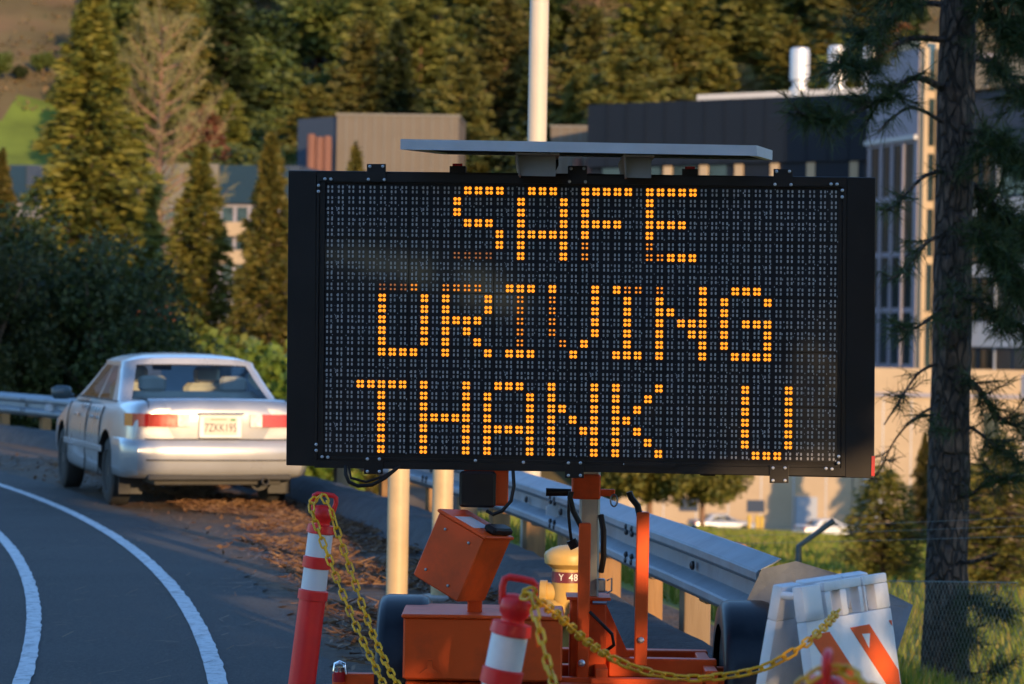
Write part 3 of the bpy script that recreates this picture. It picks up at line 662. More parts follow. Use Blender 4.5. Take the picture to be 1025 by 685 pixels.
for x in (lx, rx):
    m = MB(); n = 20; r1, r2 = .335, .327; zc = .235
    arc = [(math.cos(R(-8 + 196 * k / n)), math.sin(R(-8 + 196 * k / n))) for k in range(n + 1)]
    hw = .108; row = []
    for cx_, cz in arc:
        ex = .05
        row.append([Vector((x - hw, 10.05 + cx_ * (r1 - ex), zc + cz * (r1 - ex) - .05)), Vector((x - hw, 10.05 + cx_ * (r1 - .03), zc + cz * (r1 - .03))), Vector((x - hw + .015, 10.05 + cx_ * (r1 - .008), zc + cz * (r1 - .008))), Vector((x - hw + .04, 10.05 + cx_ * r1, zc + cz * r1)), Vector((x + hw - .04, 10.05 + cx_ * r1, zc + cz * r1)), Vector((x + hw - .015, 10.05 + cx_ * (r1 - .008), zc + cz * (r1 - .008))), Vector((x + hw, 10.05 + cx_ * (r1 - .03), zc + cz * (r1 - .03))), Vector((x + hw, 10.05 + cx_ * (r1 - ex), zc + cz * (r1 - ex) - .05))])
    m.grid(row); m.build('fender', M_navy, sign, smooth=True, sharp=60)
    m = MB(); m.lathe((x - .085, 10.05, .27), (1, 0, 0), [(0, .17), (.0, .24), (.02, .265), (.05, .27), (.12, .27), (.15, .265), (.17, .24), (.17, .17)], 32); wh = m.build('wheel', M_rub, sign, smooth=True)
    m = MB(); m.lathe((x - .06, 10.05, .27), (1, 0, 0), [(0, .168), (.12, .168)], 24); m.build('rim', M_steel, wh)
for px, py, y in ((339.5, 664, 9.75), (766, 676, 9.72)):
    q = P(px, py, y); m = MB(); m.tube([(q.x, y, q.z - .07), (q.x, y, -.02)], .026, 12); m.lathe((q.x, y, -.005), (0, 0, 1), [(0, .09), (.012, .09), (.03, .03)], 16); j = m.build('stabilizer_jack', M_org, sign, smooth=True)
    m = MB(); m.tube([(q.x, y, q.z - .075), (q.x, y, q.z - .03)], .024, 12); m.build('reflective_sleeve', M_redl, j, smooth=True)
    m = MB(); m.tube([(q.x, y, q.z - .03), (q.x, y, q.z - .012)], .02, 12); m.tube([(q.x - .022, y, q.z - .03), (q.x - .018, y, q.z), (q.x, y, q.z + .008), (q.x + .02, y, q.z), (q.x + .026, y, q.z - .04)], .007, 8); m.build('jack_crank', M_chrome, j, smooth=True)

# ------------------------------------------------------------------ delineator posts and chains
M_dred = mat('delineator red plastic', (0.90, 0.020, 0.020), rough=0.42, var=0.07, scale=5, bump=0.03, bscale=25, dirt=(0.55, 0.03, 0.025), dscale=5, damt=0.45)
M_dwht = mat('reflective white band', (0.80, 0.80, 0.82), rough=0.45, var=0.05, scale=6, dirt=(0.45, 0.44, 0.43), dscale=6, damt=0.5)
M_chain = mat('yellow plastic chain', (0.92, 0.45, 0.005), rough=0.42, var=0.1, scale=9, dirt=(0.40, 0.23, 0.02), dscale=12, damt=0.5)
def delineator(top, axis, label, yaw):
    ax_ = Vector(axis).normalized(); L_ = top.z / -ax_.z; base = top + ax_ * L_
    t = thing('delineator_post', label, 'delineator', (base.x, base.y, 0), 'red and white delineator posts holding the chain')
    up = -ax_; u0 = Vector((math.cos(yaw), math.sin(yaw), 0)); u = (u0 - up * up.dot(u0)).normalized(); v = up.cross(u)
    def at(s): return top + ax_ * s
    m = MB(); r_ = .050
    prof = [(0.02, r_ * 1.05), (L_ - .40, r_ * 1.0), (L_ - .398, r_ * 1.13), (L_ - .365, r_ * 1.13), (L_ - .362, r_ * .93), (L_ - .28, r_ * .93), (L_ - .278, r_ * 1.08), (L_ - .24, r_ * 1.08), (L_ - .237, r_ * .92), (L_ - .148, r_ * .92), (L_ - .146, r_ * 1.08), (L_ - .118, r_ * 1.02), (L_ - .115, r_ * .62), (L_ - .105, r_ * .58), (L_ - .09, r_ * .80), (L_ - .06, r_ * .82), (L_ - .045, r_ * .55), (L_ - .042, .01)]
    m.lathe(base, up, prof, 32); m.build('tube', M_dred, t, smooth=True, sharp=50)
    for s0, s1 in ((.150, .236), (.281, .361)):
        m = MB(); m.lathe(at(s1), up, [(0, r_ * .94), (0, r_ * .955), (s1 - s0, r_ * .945), (s1 - s0, r_ * .93)], 32); m.build('reflective_band', M_dwht, t, smooth=True)
    m = MB(); hw = .043; pts = [at(.075) + u * -hw * .8, at(.03) - u * hw, at(.010) - u * hw * .95, at(.003) - u * hw * .7, at(.002), at(.003) + u * hw * .7, at(.010) + u * hw * .95, at(.03) + u * hw, at(.075) + u * hw * .8]
    m.tube(pts, .0095, 10); m.build('handle', M_dred, t, smooth=True)
    m = MB(); m.lathe((base.x, base.y, 0.0), (0, 0, 1), [(0, .2), (.03, .2), (.05, .12), (.07, .07)], 8); m.build('rubber_base', M_rub, t)
    return t
d1 = P(325.5, 494, 9.2); a1 = P(314.5, 592, 9.2) - P(322.5, 528, 9.2)
delineator(d1, a1, 'red and white delineator post standing left of the sign trailer fender', R(0))
d2 = P(521, 578, 6.3); a2 = P(503, 672, 6.3) - P(515.5, 625, 6.3); a2 = P(500.5, 676, 6.3) - P(515, 602, 6.3)
delineator(d2, a2, 'leaning red and white delineator post in front of the orange battery box', R(5))
d3 = P(828, 653, 4.6); delineator(d3, Vector((-.05, 0, -1)), 'blurred red delineator handle at the bottom edge before the striped barricade', R(80))
def catmull(ps, n=14):
    out = []; ps = [ps[0] * 2 - ps[1]] + ps + [ps[-1] * 2 - ps[-2]]
    for i in range(1, len(ps) - 2):
        p0, p1, p2, p3 = ps[i - 1:i + 3]
        for k in range(n):
            t = k / n; out.append(0.5 * ((2 * p1) + (p2 - p0) * t + (2 * p0 - 5 * p1 + 4 * p2 - p3) * t * t + (3 * p1 - p0 - 3 * p2 + p3) * t ** 3))
    out.append(ps[-2]); return out
def chain(label, pts, pitch=0.036):
    path = catmull([Vector(p) for p in pts]); seg = [0]
    for a, b in zip(path, path[1:]): seg.append(seg[-1] + (b - a).length)
    m = MB(); s = 0; k = 0; j = 0; rnd = random.Random(len(pts))
    while s < seg[-1] - 1e-4:
        while j < len(seg) - 2 and seg[j + 1] < s: j += 1
        f = (s - seg[j]) / max(1e-6, seg[j + 1] - seg[j]); c = path[j].lerp(path[j + 1], f); d = (path[j + 1] - path[j]).normalized()
        u, v, _ = frame(d); th_ = R(45 + 90 * (k % 2)) + rnd.uniform(-.2, .2); x = u * math.cos(th_) + v * math.sin(th_)
        hl, hw = pitch * .5 + .0035, .0105; ring_ = []
        for q in range(14):
            t = q / 14 * 2 * math.pi; ct, st_ = math.cos(t), math.sin(t); sx = hl - hw
            ring_.append(c + d * (hw * ct + (sx if ct > 0 else -sx)) + x * hw * st_)
        m.tube(ring_, .0042, 6, closed=True); s += pitch; k += 1
    o = m.build('plastic_chain', M_chain, None, smooth=True, fix=False); tag(o, label, 'chain', 'yellow plastic chains strung between the posts'); return o
g0 = G(560, 770); 
chain('yellow chain hanging from the left delineator, the nearer its tube of two strands', [P(319, 497, 9.17), P(312, 503, 9.13), P(314, 518, 9.1), P(328, 556, 9.05), P(350, 612, 8.95), P(372, 660, 8.8), P(392, 700, 8.6), P(430, 760, 8.1), P(480, 800, 7.2)])
chain('yellow chain hanging from the left delineator, the outer of two strands nearer the trailer', [P(325, 499, 9.13), P(331, 510, 9.1), P(337, 530, 9.08), P(352, 574, 9.02), P(366, 616, 8.95), P(382, 655, 8.8), P(404, 695, 8.6), P(450, 760, 8.1), P(510, 830, 7.2)])
chain('yellow chain sagging from the middle delineator across to the striped barricade', [P(524, 597, 6.28), P(531, 591, 6.25), P(539, 601, 6.27), P(560, 617, 6.45), P(585, 640, 6.65), P(612, 658, 6.85), P(645, 671, 6.9), P(685, 678, 6.93), P(725, 676, 6.95), P(765, 667, 6.93), P(802, 646, 6.95), P(824, 627, 7.1), P(838, 611, 7.36)])
chain('yellow chain dropping steeply from the middle delineator handle and out of the picture', [P(526, 596, 6.24), P(531, 597, 6.22), P(535, 612, 6.2), P(541, 636, 6.15), P(549, 668, 6.1), P(562, 705, 5.95), P(600, 760, 5.6), P(680, 780, 5.1), P(760, 730, 4.75), P(800, 688, 4.6), P(815, 675, 4.57), P(828, 670, 4.57), P(848, 672, 4.55), P(872, 690, 4.5), P(930, 730, 4.4)])

# ------------------------------------------------------------------ striped A-frame barricade
M_bar = mat('barricade white plastic', (0.80, 0.80, 0.82), rough=0.48, var=0.05, scale=5, bump=0.06, bscale=30, dirt=(0.46, 0.45, 0.44), dscale=6, damt=0.45)
M_oran = mat('orange sheeting', (0.90, 0.115, 0.012), spec=0.15, rough=0.5, var=0.08, scale=14, dirt=(0.50, 0.10, 0.04), dscale=8, damt=0.4)
WD = Vector((.565, .825, 0)).normalized(); NN = Vector((WD.y, -WD.x, 0)); T0 = P(787, 586, 7.3); WID = .575
gb = thing('barricade', 'white folding A-frame barricade with diagonal orange stripes before the rail end', 'barricade', (T0.x, T0.y, 0))
def panel(sgn, nm):
    dn = (Vector((0, 0, -1)) * T0.z + NN * sgn * .155); LEN = dn.length; dn.normalize(); nn = dn.cross(WD) * (1 if sgn < 0 else -1)
    if nn.dot(NN * sgn) < 0: nn = -nn
    o = T0 + NN * sgn * .014
    def q(u, v, w_=0.0): return o + WD * u + dn * v + nn * w_
    tk = .034
    m = MB()
    def blk(u0, u1, v0, v1, w0=0.0, w1=tk): m.hexa([q(u0, v0, w0), q(u1, v0, w0), q(u1, v1, w0), q(u0, v1, w0)], [q(u0, v0, w1), q(u1, v0, w1), q(u1, v1, w1), q(u0, v1, w1)])
    blk(0, .122, .004, .110); blk(.143, .178, .03, .110); blk(.243, .285, .03, .110); blk(.368, .392, .03, .110); blk(.143, .392, .0, .03)
    blk(.404, .418, .03, .110); blk(.48, WID, .03, .110); blk(.404, WID, .0, .03)
    blk(0, WID, .110, .56); blk(0, .09, .56, LEN - .02); blk(WID - .09, WID, .56, LEN - .02); blk(.09, WID - .09, .70, .76)
    p = m.build(nm, M_bar, gb, bevel=.006, smooth=True, sharp=30)
    if sgn > 0:
        m = MB(); v0, v1 = .150, .548
        # orange stripes clipped to the panel face
        for s in range(-4, 4):
            u0 = .005 + s * .27
            poly = [(u0, v0), (u0 + .13, v0), (u0 + .13 + (v1 - v0), v1), (u0 + (v1 - v0), v1)]
            def clip(poly, f):
                out = []
                for a, b in zip(poly, poly[1:] + poly[:1]):
                    fa_, fb = f(a), f(b)
                    if fa_ >= 0: out.append(a)
                    if fa_ * fb < 0: t = fa_ / (fa_ - fb); out.append((a[0] + (b[0] - a[0]) * t, a[1] + (b[1] - a[1]) * t))
                return out
            poly = clip(poly, lambda p_: p_[0] - .012)
            if len(poly) > 2: poly = clip(poly, lambda p_: WID - .012 - p_[0])
            if len(poly) > 2: m.hexa([q(u, v, tk + .0003) for u, v in poly], [q(u, v, tk + .0018) for u, v in poly])
        m.build('orange_stripe', M_oran, p)
        m = MB(); m.prism([q(.345, .175, tk + .002), q(.40, .178, tk + .002), q(.38, .222, tk + .002)], nn * .0006); m.build('torn_patch', M_bar, p)
    return p
panel(1, 'striped_panel'); panel(-1, 'back_panel')
m = MB(); m.tube([T0 + WD * .01 + Vector((0, 0, -.03)) - NN * .02, T0 + WD * .01 + Vector((0, 0, -.03)) + NN * .02], .012, 10); m.tube([T0 + WD * (WID - .01) + Vector((0, 0, -.03)) - NN * .02, T0 + WD * (WID - .01) + Vector((0, 0, -.03)) + NN * .02], .012, 10); m.build('hinge_pin', M_bar, gb)
# ------------------------------------------------------------------ parked sedan
M_car = mat('silver car paint', (0.36, 0.365, 0.375), rough=0.30, metal=0.25, var=0.04, scale=3, coat=0.6, dirt=(0.30, 0.29, 0.28), dscale=2.5, damt=0.35)
M_carw = mat('white car paint', (0.62, 0.62, 0.61), rough=0.3, var=0.03, coat=0.5)
M_trim = mat('black trim', (0.02, 0.02, 0.02), rough=0.6)
M_cglass = glass('car glass', (0.74, 0.80, 0.80))
M_tail = mat('tail lamp red', (0.36, 0.006, 0.005), rough=0.2, var=0.12, scale=18, coat=0.4)
M_amber = mat('turn lamp amber', (0.62, 0.16, 0.01), rough=0.15, var=0.1, coat=0.8)
M_clear = mat('reverse lamp clear', (0.62, 0.58, 0.52), rough=0.12, var=0.25, scale=30, coat=0.8)
M_seat = mat('beige seat cloth', (0.66, 0.60, 0.50), rough=0.9)
M_inter = mat('car interior', (0.05, 0.048, 0.045), rough=0.9)
M_plt = mat('licence plate', (0.50, 0.45, 0.37), rough=0.45, var=0.03)
M_pltk = mat('plate lettering', (0.012, 0.012, 0.03), rough=0.5)
M_green = mat('plate sticker', (0.03, 0.22, 0.09), rough=0.5)
def xsec(w_, zb, zs, zt):
    h = [(w_ - .14, zb), (w_ - .03, zb + .05), (w_ - .004, zb + .16), (w_, .54), (w_ - .006, .70), (w_ - .03, zs - .11), (w_ - .075, zs - .025), (w_ - .17, zt - .003), (w_ * .5, zt + .008), (0, zt + .014)]
    return h
ST = [(-2.315, .775, .36, .90, .93), (-2.285, .81, .34, .955, .985), (-2.18, .838, .33, .985, 1.008), (-1.95, .868, .30, .985, 1.012), (-1.6, .886, .25, .975, 1.0), (-1.0, .892, .22, .955, .975), (-.3, .893, .21, .94, .955), (.5, .891, .21, .93, .945), (1.05, .886, .22, .92, .955), (1.5, .876, .25, .885, .925), (1.9, .855, .27, .83, .87), (2.2, .80, .3, .74, .79), (2.34, .70, .34, .66, .69)]
def make_sedan(paint):
    t = thing('parked_car', '-', 'car', (0, 0, 0))
    # lower body
    m = MB(); rings = []
    for y, w_, zb, zs, zt in ST:
        h = xsec(w_, zb, zs, zt); loop = [(-x, y, z) for x, z in h] + [(x, y, z) for x, z in h[-2::-1]]
        rings.append(m.pts(loop))
    n = len(rings[0])
    for a, b in zip(rings, rings[1:]):
        for i in range(n): j = (i + 1) % n; m.face((a[i], a[j], b[j], b[i]))
    m.face(rings[0]); m.face(rings[-1][::-1])
    body = m.build('body', [paint, M_trim], t, world=False, smooth=True)
    cut = MB()
    for ya in (-1.30, 1.37):
        for s in (-1, 1): cut.lathe((s * .60, ya, .33), (s, 0, 0), [(0, .375), (.5, .375)], 40)
    co = cut.build('cut', M_trim)
    sb = body.modifiers.new('s', 'SUBSURF'); sb.levels = 2; sb.render_levels = 2
    bo = body.modifiers.new('b', 'BOOLEAN'); bo.object = co; bo.operation = 'DIFFERENCE'; bo.solver = 'EXACT'
    dg = bpy.context.evaluated_depsgraph_get(); me = bpy.data.meshes.new_from_object(body.evaluated_get(dg)); body.modifiers.clear(); body.data = me
    bpy.data.objects.remove(co)
    while len(me.materials) < 2: me.materials.append(M_trim)
    for p in me.polygons:
        c = p.center; p.material_index = 0
        for ya in (-1.30, 1.37):
            if math.hypot(c.y - ya, c.z - .33) < .379 and abs(c.x) < .94 and (abs(p.normal.x) < .5 or abs(c.x) < .62): p.material_index = 1
        if c.z < .245: p.material_index = 1
    me.shade_smooth(); me.set_sharp_from_angle(angle=R(38))
    # greenhouse
    def outline(k):
        e = 1 - (1 - k) ** 1.22
        yr, yf = -1.60 + e * .60, 1.08 - e * .86; wr, wf = .80 - e * .145, .80 - e * .17; c = .10 + .02 * k
        pts = []
        def side(p, q, nn): 
            for i in range(nn): f = i / nn; pts.append((p[0] + (q[0] - p[0]) * f, p[1] + (q[1] - p[1]) * f))
        bow = .10
        rear = [(-wr + c + (2 * wr - 2 * c) * i / 14, yr - bow * (1 - (2 * i / 14 - 1) ** 2)) for i in range(15)]
        front = [(wf - c - (2 * wf - 2 * c) * i / 14, yf + .16 * (1 - (2 * i / 14 - 1) ** 2)) for i in range(15)]
        def corner(p, ctr, q): return [((1 - f) ** 2 * p[0] + 2 * f * (1 - f) * ctr[0] + f * f * q[0], (1 - f) ** 2 * p[1] + 2 * f * (1 - f) * ctr[1] + f * f * q[1]) for f in (.25, .5, .75)]
        rs_ = [(wr + (wf - wr) * f, yr + c + .05 + (yf - yr - 2 * c - .1) * f) for f in [i / 32 for i in range(33)]]
        ls_ = [(-(wr + (wf - wr) * f), yr + c + .05 + (yf - yr - 2 * c - .1) * f) for f in [1 - i / 32 for i in range(33)]]
        return rear + corner(rear[-1], (wr, yr + .02), rs_[0]) + rs_ + corner(rs_[-1], (wf, yf), front[0]) + front + corner(front[-1], (-wf, yf), ls_[0]) + ls_ + corner(ls_[-1], (-wr, yr + .02), rear[0])
    LV = [0, .10, .22, .40, .60, .78, .92, 1.0]
    z0, z1 = .925, 1.345
    allp = [[(x, y, z0 + (z1 - z0) * k + (.03 * k if k == 1 else 0) - (.045 if k == 1 else .020 if k > .9 else 0) * (abs(x) / .655) ** 3) for x, y in outline(k)] for k in LV]
    n = len(allp[0]); R0, C1, RS, C2, FR, C3, LS = 0, 15, 18, 51, 54, 69, 72
    shell, rw, fw = MB(), MB(), MB(); sw = {}
    def region(i, lv):
        if lv == 0 or lv == len(LV) - 2: return 'b'
        if R0 + 0 <= i < R0 + 14 : return 'r'
        if FR <= i < FR + 14: return 'f'
        for nm, s0 in (('R', RS), ('L', LS)):
            if s0 <= i < s0 + 32:
                f = i - s0 if nm == 'R' else 31 - (i - s0)
                if 4 <= f <= 14: return nm + 'rear'
                if 16 <= f <= 29: return nm + 'front'
        return 'b'
    mbs = {'b': shell, 'r': rw, 'f': fw}
    for lv in range(len(LV) - 1):
        for i in range(n):
            j = (i + 1) % n; rg = region(i, lv); mb = mbs.setdefault(rg, MB())
            mb.quad(allp[lv][i], allp[lv][j], allp[lv + 1][j], allp[lv + 1][i])
    # roof crown
    top = allp[-1]; cx_ = sum(p[0] for p in top) / n; cy_ = sum(p[1] for p in top) / n; prev = top
    for f, dz in ((.95, .010), (.87, .022), (.72, .034), (.5, .043), (.25, .048), (.02, .050)):
        cur = [(cx_ + (p[0] - cx_) * f, cy_ + (p[1] - cy_) * f, 1.372 + dz - .045 * (abs(p[0]) * f / .655) ** 3) for p in top]
        for i in range(n): j = (i + 1) % n; shell.quad(prev[i], prev[j], cur[j], cur[i])
        prev = cur
    def weld(mb, name, mt, sm=True):
        o = mb.build(name, mt, t, world=False, smooth=False, fix=False); bm = bmesh.new(); bm.from_mesh(o.data); bmesh.ops.remove_doubles(bm, verts=bm.verts, dist=1e-4); bmesh.ops.recalc_face_normals(bm, faces=bm.faces); bm.to_mesh(o.data); bm.free(); o.data.shade_smooth(); o.data.set_sharp_from_angle(angle=R(50)); return o
    weld(shell, 'roof', paint); weld(rw, 'rear_window', M_cglass); weld(fw, 'windscreen', M_cglass)
    for k, mb in mbs.items():
        if k not in 'brf': weld(mb, 'side_window', M_cglass)
    # window trim
    m = MB()
    for s, off in ((1, RS), (-1, LS)):
        seq = [allp[1][off + i] for i in range(33)]
        m.tube([(x + s * .004, y, z) for x, y, z in seq], .007, 6)
    seq = [allp[1][i] for i in range(15)]; m.tube([(x, y - .004, z) for x, y, z in seq], .008, 6)
    seq = [allp[-2][i] for i in range(15)]; m.tube([(x, y - .004, z) for x, y, z in seq], .006, 6)
    m.build('window_trim', M_trim, t, world=False)
    # interior
    m = MB(); m.rbox((0, -1.42, .93), (1.30, .55, .04), .01); m.rbox((0, -.2, .5), (1.5, 2.4, .1), .02); m.rbox((0, .98, .9), (1.36, .4, .1), .03); m.build('shelf', M_inter, t, world=False)
    m = MB(); m.rbox((0, -1.08, .83), (1.32, .16, .46), .05); m.build('rear_seat', M_seat, t, world=False)
    for x in (-.40, .40):
        m = MB(); m.rbox((x, -1.10, 1.13), (.27, .09, .15), .03); m.build('rear_headrest', M_seat, t, world=False)
        m = MB(); m.rbox((x * .93, -.02, .88), (.48, .14, .50), .05); m.rbox((x * .93, -.03, 1.20), (.27, .09, .17), .035); m.build('front_seat', M_seat, t, world=False)
    m = MB(); m.rbox((0, -1.50, .985), (.22, .05, .045), .008); m.build('third_brake_lamp', M_tail, t, world=False)
    m = MB(); m.rbox((0, .42, 1.27), (.20, .03, .06), .012); m.build('rear_view_mirror', M_trim, t, world=False)
    # trunk lid and bumper
    def strip(zs_, ys_, ws_, name, mt, seg=24, roundp=.14):
        rows = []
        for z, yb, wv in zip(zs_, ys_, ws_):
            row = []
            for i in range(seg + 1):
                f = -1 + 2 * i / seg; x = wv * f; row.append((x, yb + .055 * abs(f) ** 3, z))
            rows.append(row)
        m = MB(); m.grid(rows); return m.build(name, mt, t, world=False, smooth=True, fix=False)
    tl = MB(); prof = [(-1.66, 1.004), (-1.9, 1.019), (-2.14, 1.020), (-2.235, 1.014), (-2.29, .995), (-2.315, .955), (-2.329, .90), (-2.332, .80), (-2.325, .66), (-2.30, .64)]
    rows = []
    for y, z in prof:
        wv = .66 if z > 1.0 else .655; rows.append([(wv * (-1 + 2 * i / 20), y + .05 * abs(-1 + 2 * i / 20) ** 3, z - .012 * abs(-1 + 2 * i / 20) ** 2) for i in range(21)])
    tl.grid(rows)
    lid = tl.build('boot_lid', paint, t, world=False, smooth=True, fix=True)
    m = MB(); m.rbox((0, -2.375, .888), (.44, .03, .018), .006); m.build('lid_trim', M_chrome, lid, world=False)
    rows = []
    bp = [(.30, -2.30), (.33, -2.39), (.40, -2.435), (.52, -2.45), (.585, -2.445), (.62, -2.43), (.645, -2.395), (.655, -2.32)]
    for z, y in bp:
        row = []
        for i in range(37):
            f = i / 36 * 2 - 1; af = abs(f)
            if af < .62: x = f / .62 * .70; yy = y + .05 * (af / .62) ** 2.5
            else:
                g_ = (af - .62) / .38; x = math.copysign(.70 + .197 * math.sin(min(1, g_ * 2.2) * math.pi / 2), f); yy = y + .05 + max(0, g_ - .12) * .78
            k_ = (y + 2.45) * .6; row.append((x - math.copysign(k_ * .5, x) * (af > .5), yy, z))
        rows.append(row)
    m = MB(); m.grid(rows); bumper = m.build('bumper', paint, t, world=False, smooth=True)
    m = MB(); m.rbox((0, -2.30, .315), (1.35, .2, .05), .01); m.rbox((0, -1.7, .27), (1.2, 1.2, .06), .01); m.lathe((.42, -2.3, .28), (0, -1, 0), [(0, .035), (.14, .035), (.14, .028), (0, .028)], 12); m.lathe((.42, -1.6, .28), (0, -1, 0), [(0, .10), (.6, .10)], 12); m.build('underside', M_inter, t, world=False)
    m = MB()
    for x in (-.72, .72): m.box((x, -1.76, .24), (.22, .015, .22))
    m.build('mud_flap', M_trim, t, world=False)
    m = MB()
    for zz_, dy in ((.652, -2.372), (.47, -2.452)):
        m.tube([((-1 + 2 * i / 24) * .70, dy + .05 * abs(-1 + 2 * i / 24) ** 2.5, zz_) for i in range(25)], .008 if zz_ > .6 else .006, 6)
    m.build('bumper_groove', M_trim, bumper, world=False)
    # lamps
    for s in (-1, 1):
        def lamp(x0, x1, z0_, z1_, name, mt, wrap=False):
            row0, row1 = [], []
            for i in range(13):
                x = x0 + (x1 - x0) * i / 12; xx = x
                y = -2.358 + .04 * (x / .66) ** 3 if x < .68 else -2.334 + (x - .68) * .25 + ((x - .68) / .17) ** 2 * .10
                row0.append((s * xx, y, z0_)); row1.append((s * xx, y + .004, z1_))
            m = MB(); m.grid([row0, row1]); bk = [(a[0], a[1] + .03, a[2]) for a in row0]; bk1 = [(a[0], a[1] + .03, a[2]) for a in row1]
            m.grid([row1, bk1]); m.grid([bk, row0]); m.quad(row0[0], row1[0], bk1[0], bk[0]); m.quad(row0[-1], bk[-1], bk1[-1], row1[-1]); return m.build(name, mt, t, world=False, smooth=True, sharp=30)
        lamp(.40, .655, .765, .882, 'tail_lamp', M_tail); lamp(.655, .805, .765, .882, 'tail_lamp', M_tail); lamp(.805, .862, .768, .882, 'turn_lamp', M_amber)
        lp = lamp(.285, .398, .768, .880, 'reverse_lamp', M_clear)
        # door mirror, handles, seams
        m = MB(); m.rbox((s * .985, .72, 1.0), (.20, .10, .135), .03); m.rbox((s * .89, .76, .965), (.08, .05, .05), .01); m.build('door_mirror', mat('mirror shell', (0.05, 0.075, 0.085), rough=.35, coat=.4), t, world=False, smooth=True, sharp=60)
        for yh_ in (-.62, .32):
            m = MB(); m.rbox((s * .897, yh_, .80), (.024, .19, .03), .008); m.build('door_handle', paint, t, world=False)
        m = MB()
        for yy in (-.98, -.20, .92): m.tube([(s * .8905, yy, z) for z in (.27, .4, .55)] + [(s * .889, yy, .7), (s * .872, yy, .82), (s * .835, yy, .915)], .007, 5)
        m.build('door_seam', M_trim, t, world=False)
        m = MB(); m.rbox((s * .895, -.05, .515), (.016, 2.2, .06), .006); m.build('rub_strip', paint, t, world=False)
    # plate
    m = MB(); m.rbox((0, -2.352, .775), (.40, .018, .215), .004); pr = m.build('plate_recess', M_carw, t, world=False)
    m = MB(); m.rbox((0, -2.366, .775), (.305, .006, .152), .002); plt = m.build('licence_plate', M_plt, t, world=False)
    text_mesh('plate_number', '7ZKK195', .105, M_pltk, plt, (0, -2.3702, .757), (1, 0, 0), (0, 0, 1), .0006, .74)
    m = MB(); m.box((.115, -2.3702, .832), (.045, .001, .022)); m.build('sticker', M_green, plt, world=False)
    m = MB(); m.box((-.02, -2.3702, .835), (.15, .001, .012)); m.build('plate_heading', mat('plate heading', (0.45, 0.25, 0.14), rough=.5), plt, world=False)
    m = MB()
    for s in (-1, 1): m.tube([(s * .663, -1.70, 1.003), (s * .665, -2.2, 1.012), (s * .664, -2.28, .985), (s * .660, -2.295, .90)], .004, 5)
    m.build('lid_seam', M_trim, t, world=False)
    # wheels
    for s in (-1, 1):
        for ya in (-1.30, 1.37):
            m = MB(); m.lathe((s * .66, ya, .315), (s, 0, 0), [(0, .18), (0, .275), (.015, .305), (.04, .315), (.16, .315), (.185, .305), (.20, .28), (.20, .20), (.19, .19)], 36); wh = m.build('wheel', M_rub, t, world=False, smooth=True, sharp=35)
            m = MB(); m.lathe((s * .78, ya, .315), (s, 0, 0), [(0, .195), (.065, .195), (.05, .17), (.055, .06), (.07, .05), (.07, .002)], 24); m.build('rim', M_steel, wh, world=False, smooth=True)
    return t
car = make_sedan(M_car)
tag(car, 'silver four-door sedan parked on the shoulder ahead of the sign, its sunlit tail towards us', 'car')
cth = R(19.5); cpos = P(221, 428, 22.75); fwd = Vector((-math.sin(cth), math.cos(cth), 0)); ctr = Vector((cpos.x, cpos.y, 0)) + fwd * 2.38
car.location = (ctr.x, ctr.y, 0.0); car.rotation_euler = (0, 0, cth); car.scale = (1, 1, 1.03)
# ------------------------------------------------------------------ campus buildings
def bmat(n, c, **k): return mat(n, c, spec=k.pop('spec', .2), rough=k.pop('rough', .75), var=k.pop('var', .06), scale=k.pop('scale', .4), **k)
M_navyw = bmat('navy cladding', (0.006, 0.010, 0.019), rough=.6, spec=.2); M_tan = bmat('tan metal siding', (0.12, 0.10, 0.08)); M_greyw = bmat('grey metal siding', (0.15, 0.14, 0.125))
M_lav = bmat('pale grey panel', (0.23, 0.22, 0.265)); M_creamw = bmat('cream concrete', (0.36, 0.275, 0.185), dirt=(.27, .20, .13), dscale=.15); M_whitew = bmat('white coping', (.42, .42, .43))
M_copper = bmat('copper pipe', (0.15, 0.07, 0.05)); M_win = mat('window glass', (0.014, 0.027, 0.032), rough=.15, var=.5, scale=.25, coat=.5); M_bluep = bmat('blue panel', (0.012, 0.034, 0.06)); M_stack = mat('stack steel', (0.52, 0.52, 0.54), rough=.4, metal=.4, var=.05)
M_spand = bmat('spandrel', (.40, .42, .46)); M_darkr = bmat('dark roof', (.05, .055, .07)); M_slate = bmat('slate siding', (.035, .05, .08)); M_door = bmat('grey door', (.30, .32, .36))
def block(parent, name, a, b, depth, z0, z1, mt, seam=0, seam_m=None):
    """wall box whose front edge runs a->b (seen left to right), extruded away"""
    a, b = Vector((a[0], a[1], 0)), Vector((b[0], b[1], 0)); u = (b - a).normalized(); n = Vector((-u.y, u.x, 0))
    if n.y < 0: n = -n
    m = MB(); Z0, Z1 = Vector((0, 0, z0)), Vector((0, 0, z1)); lo = [a + Z0, b + Z0, b + n * depth + Z0, a + n * depth + Z0]; m.hexa(lo, [p + Vector((0, 0, z1 - z0)) for p in lo])
    o = m.build(name, mt, parent)
    if seam:
        m = MB(); L_ = (b - a).length; k = seam
        while k < L_ - .05: m.box(a + u * k - n * .03 + Vector((0, 0, (z0 + z1) / 2)), (.12, .08, z1 - z0 - .1), (u, n, Vector((0, 0, 1)))); k += seam
        m.build('seams', seam_m or mt, o)
    return o
def front(a, b):
    a, b = Vector((a[0], a[1], 0)), Vector((b[0], b[1], 0)); u = (b - a).normalized(); n = Vector((u.y, -u.x, 0))
    if n.y > 0: n = -n
    return a, u, n, (b - a).length
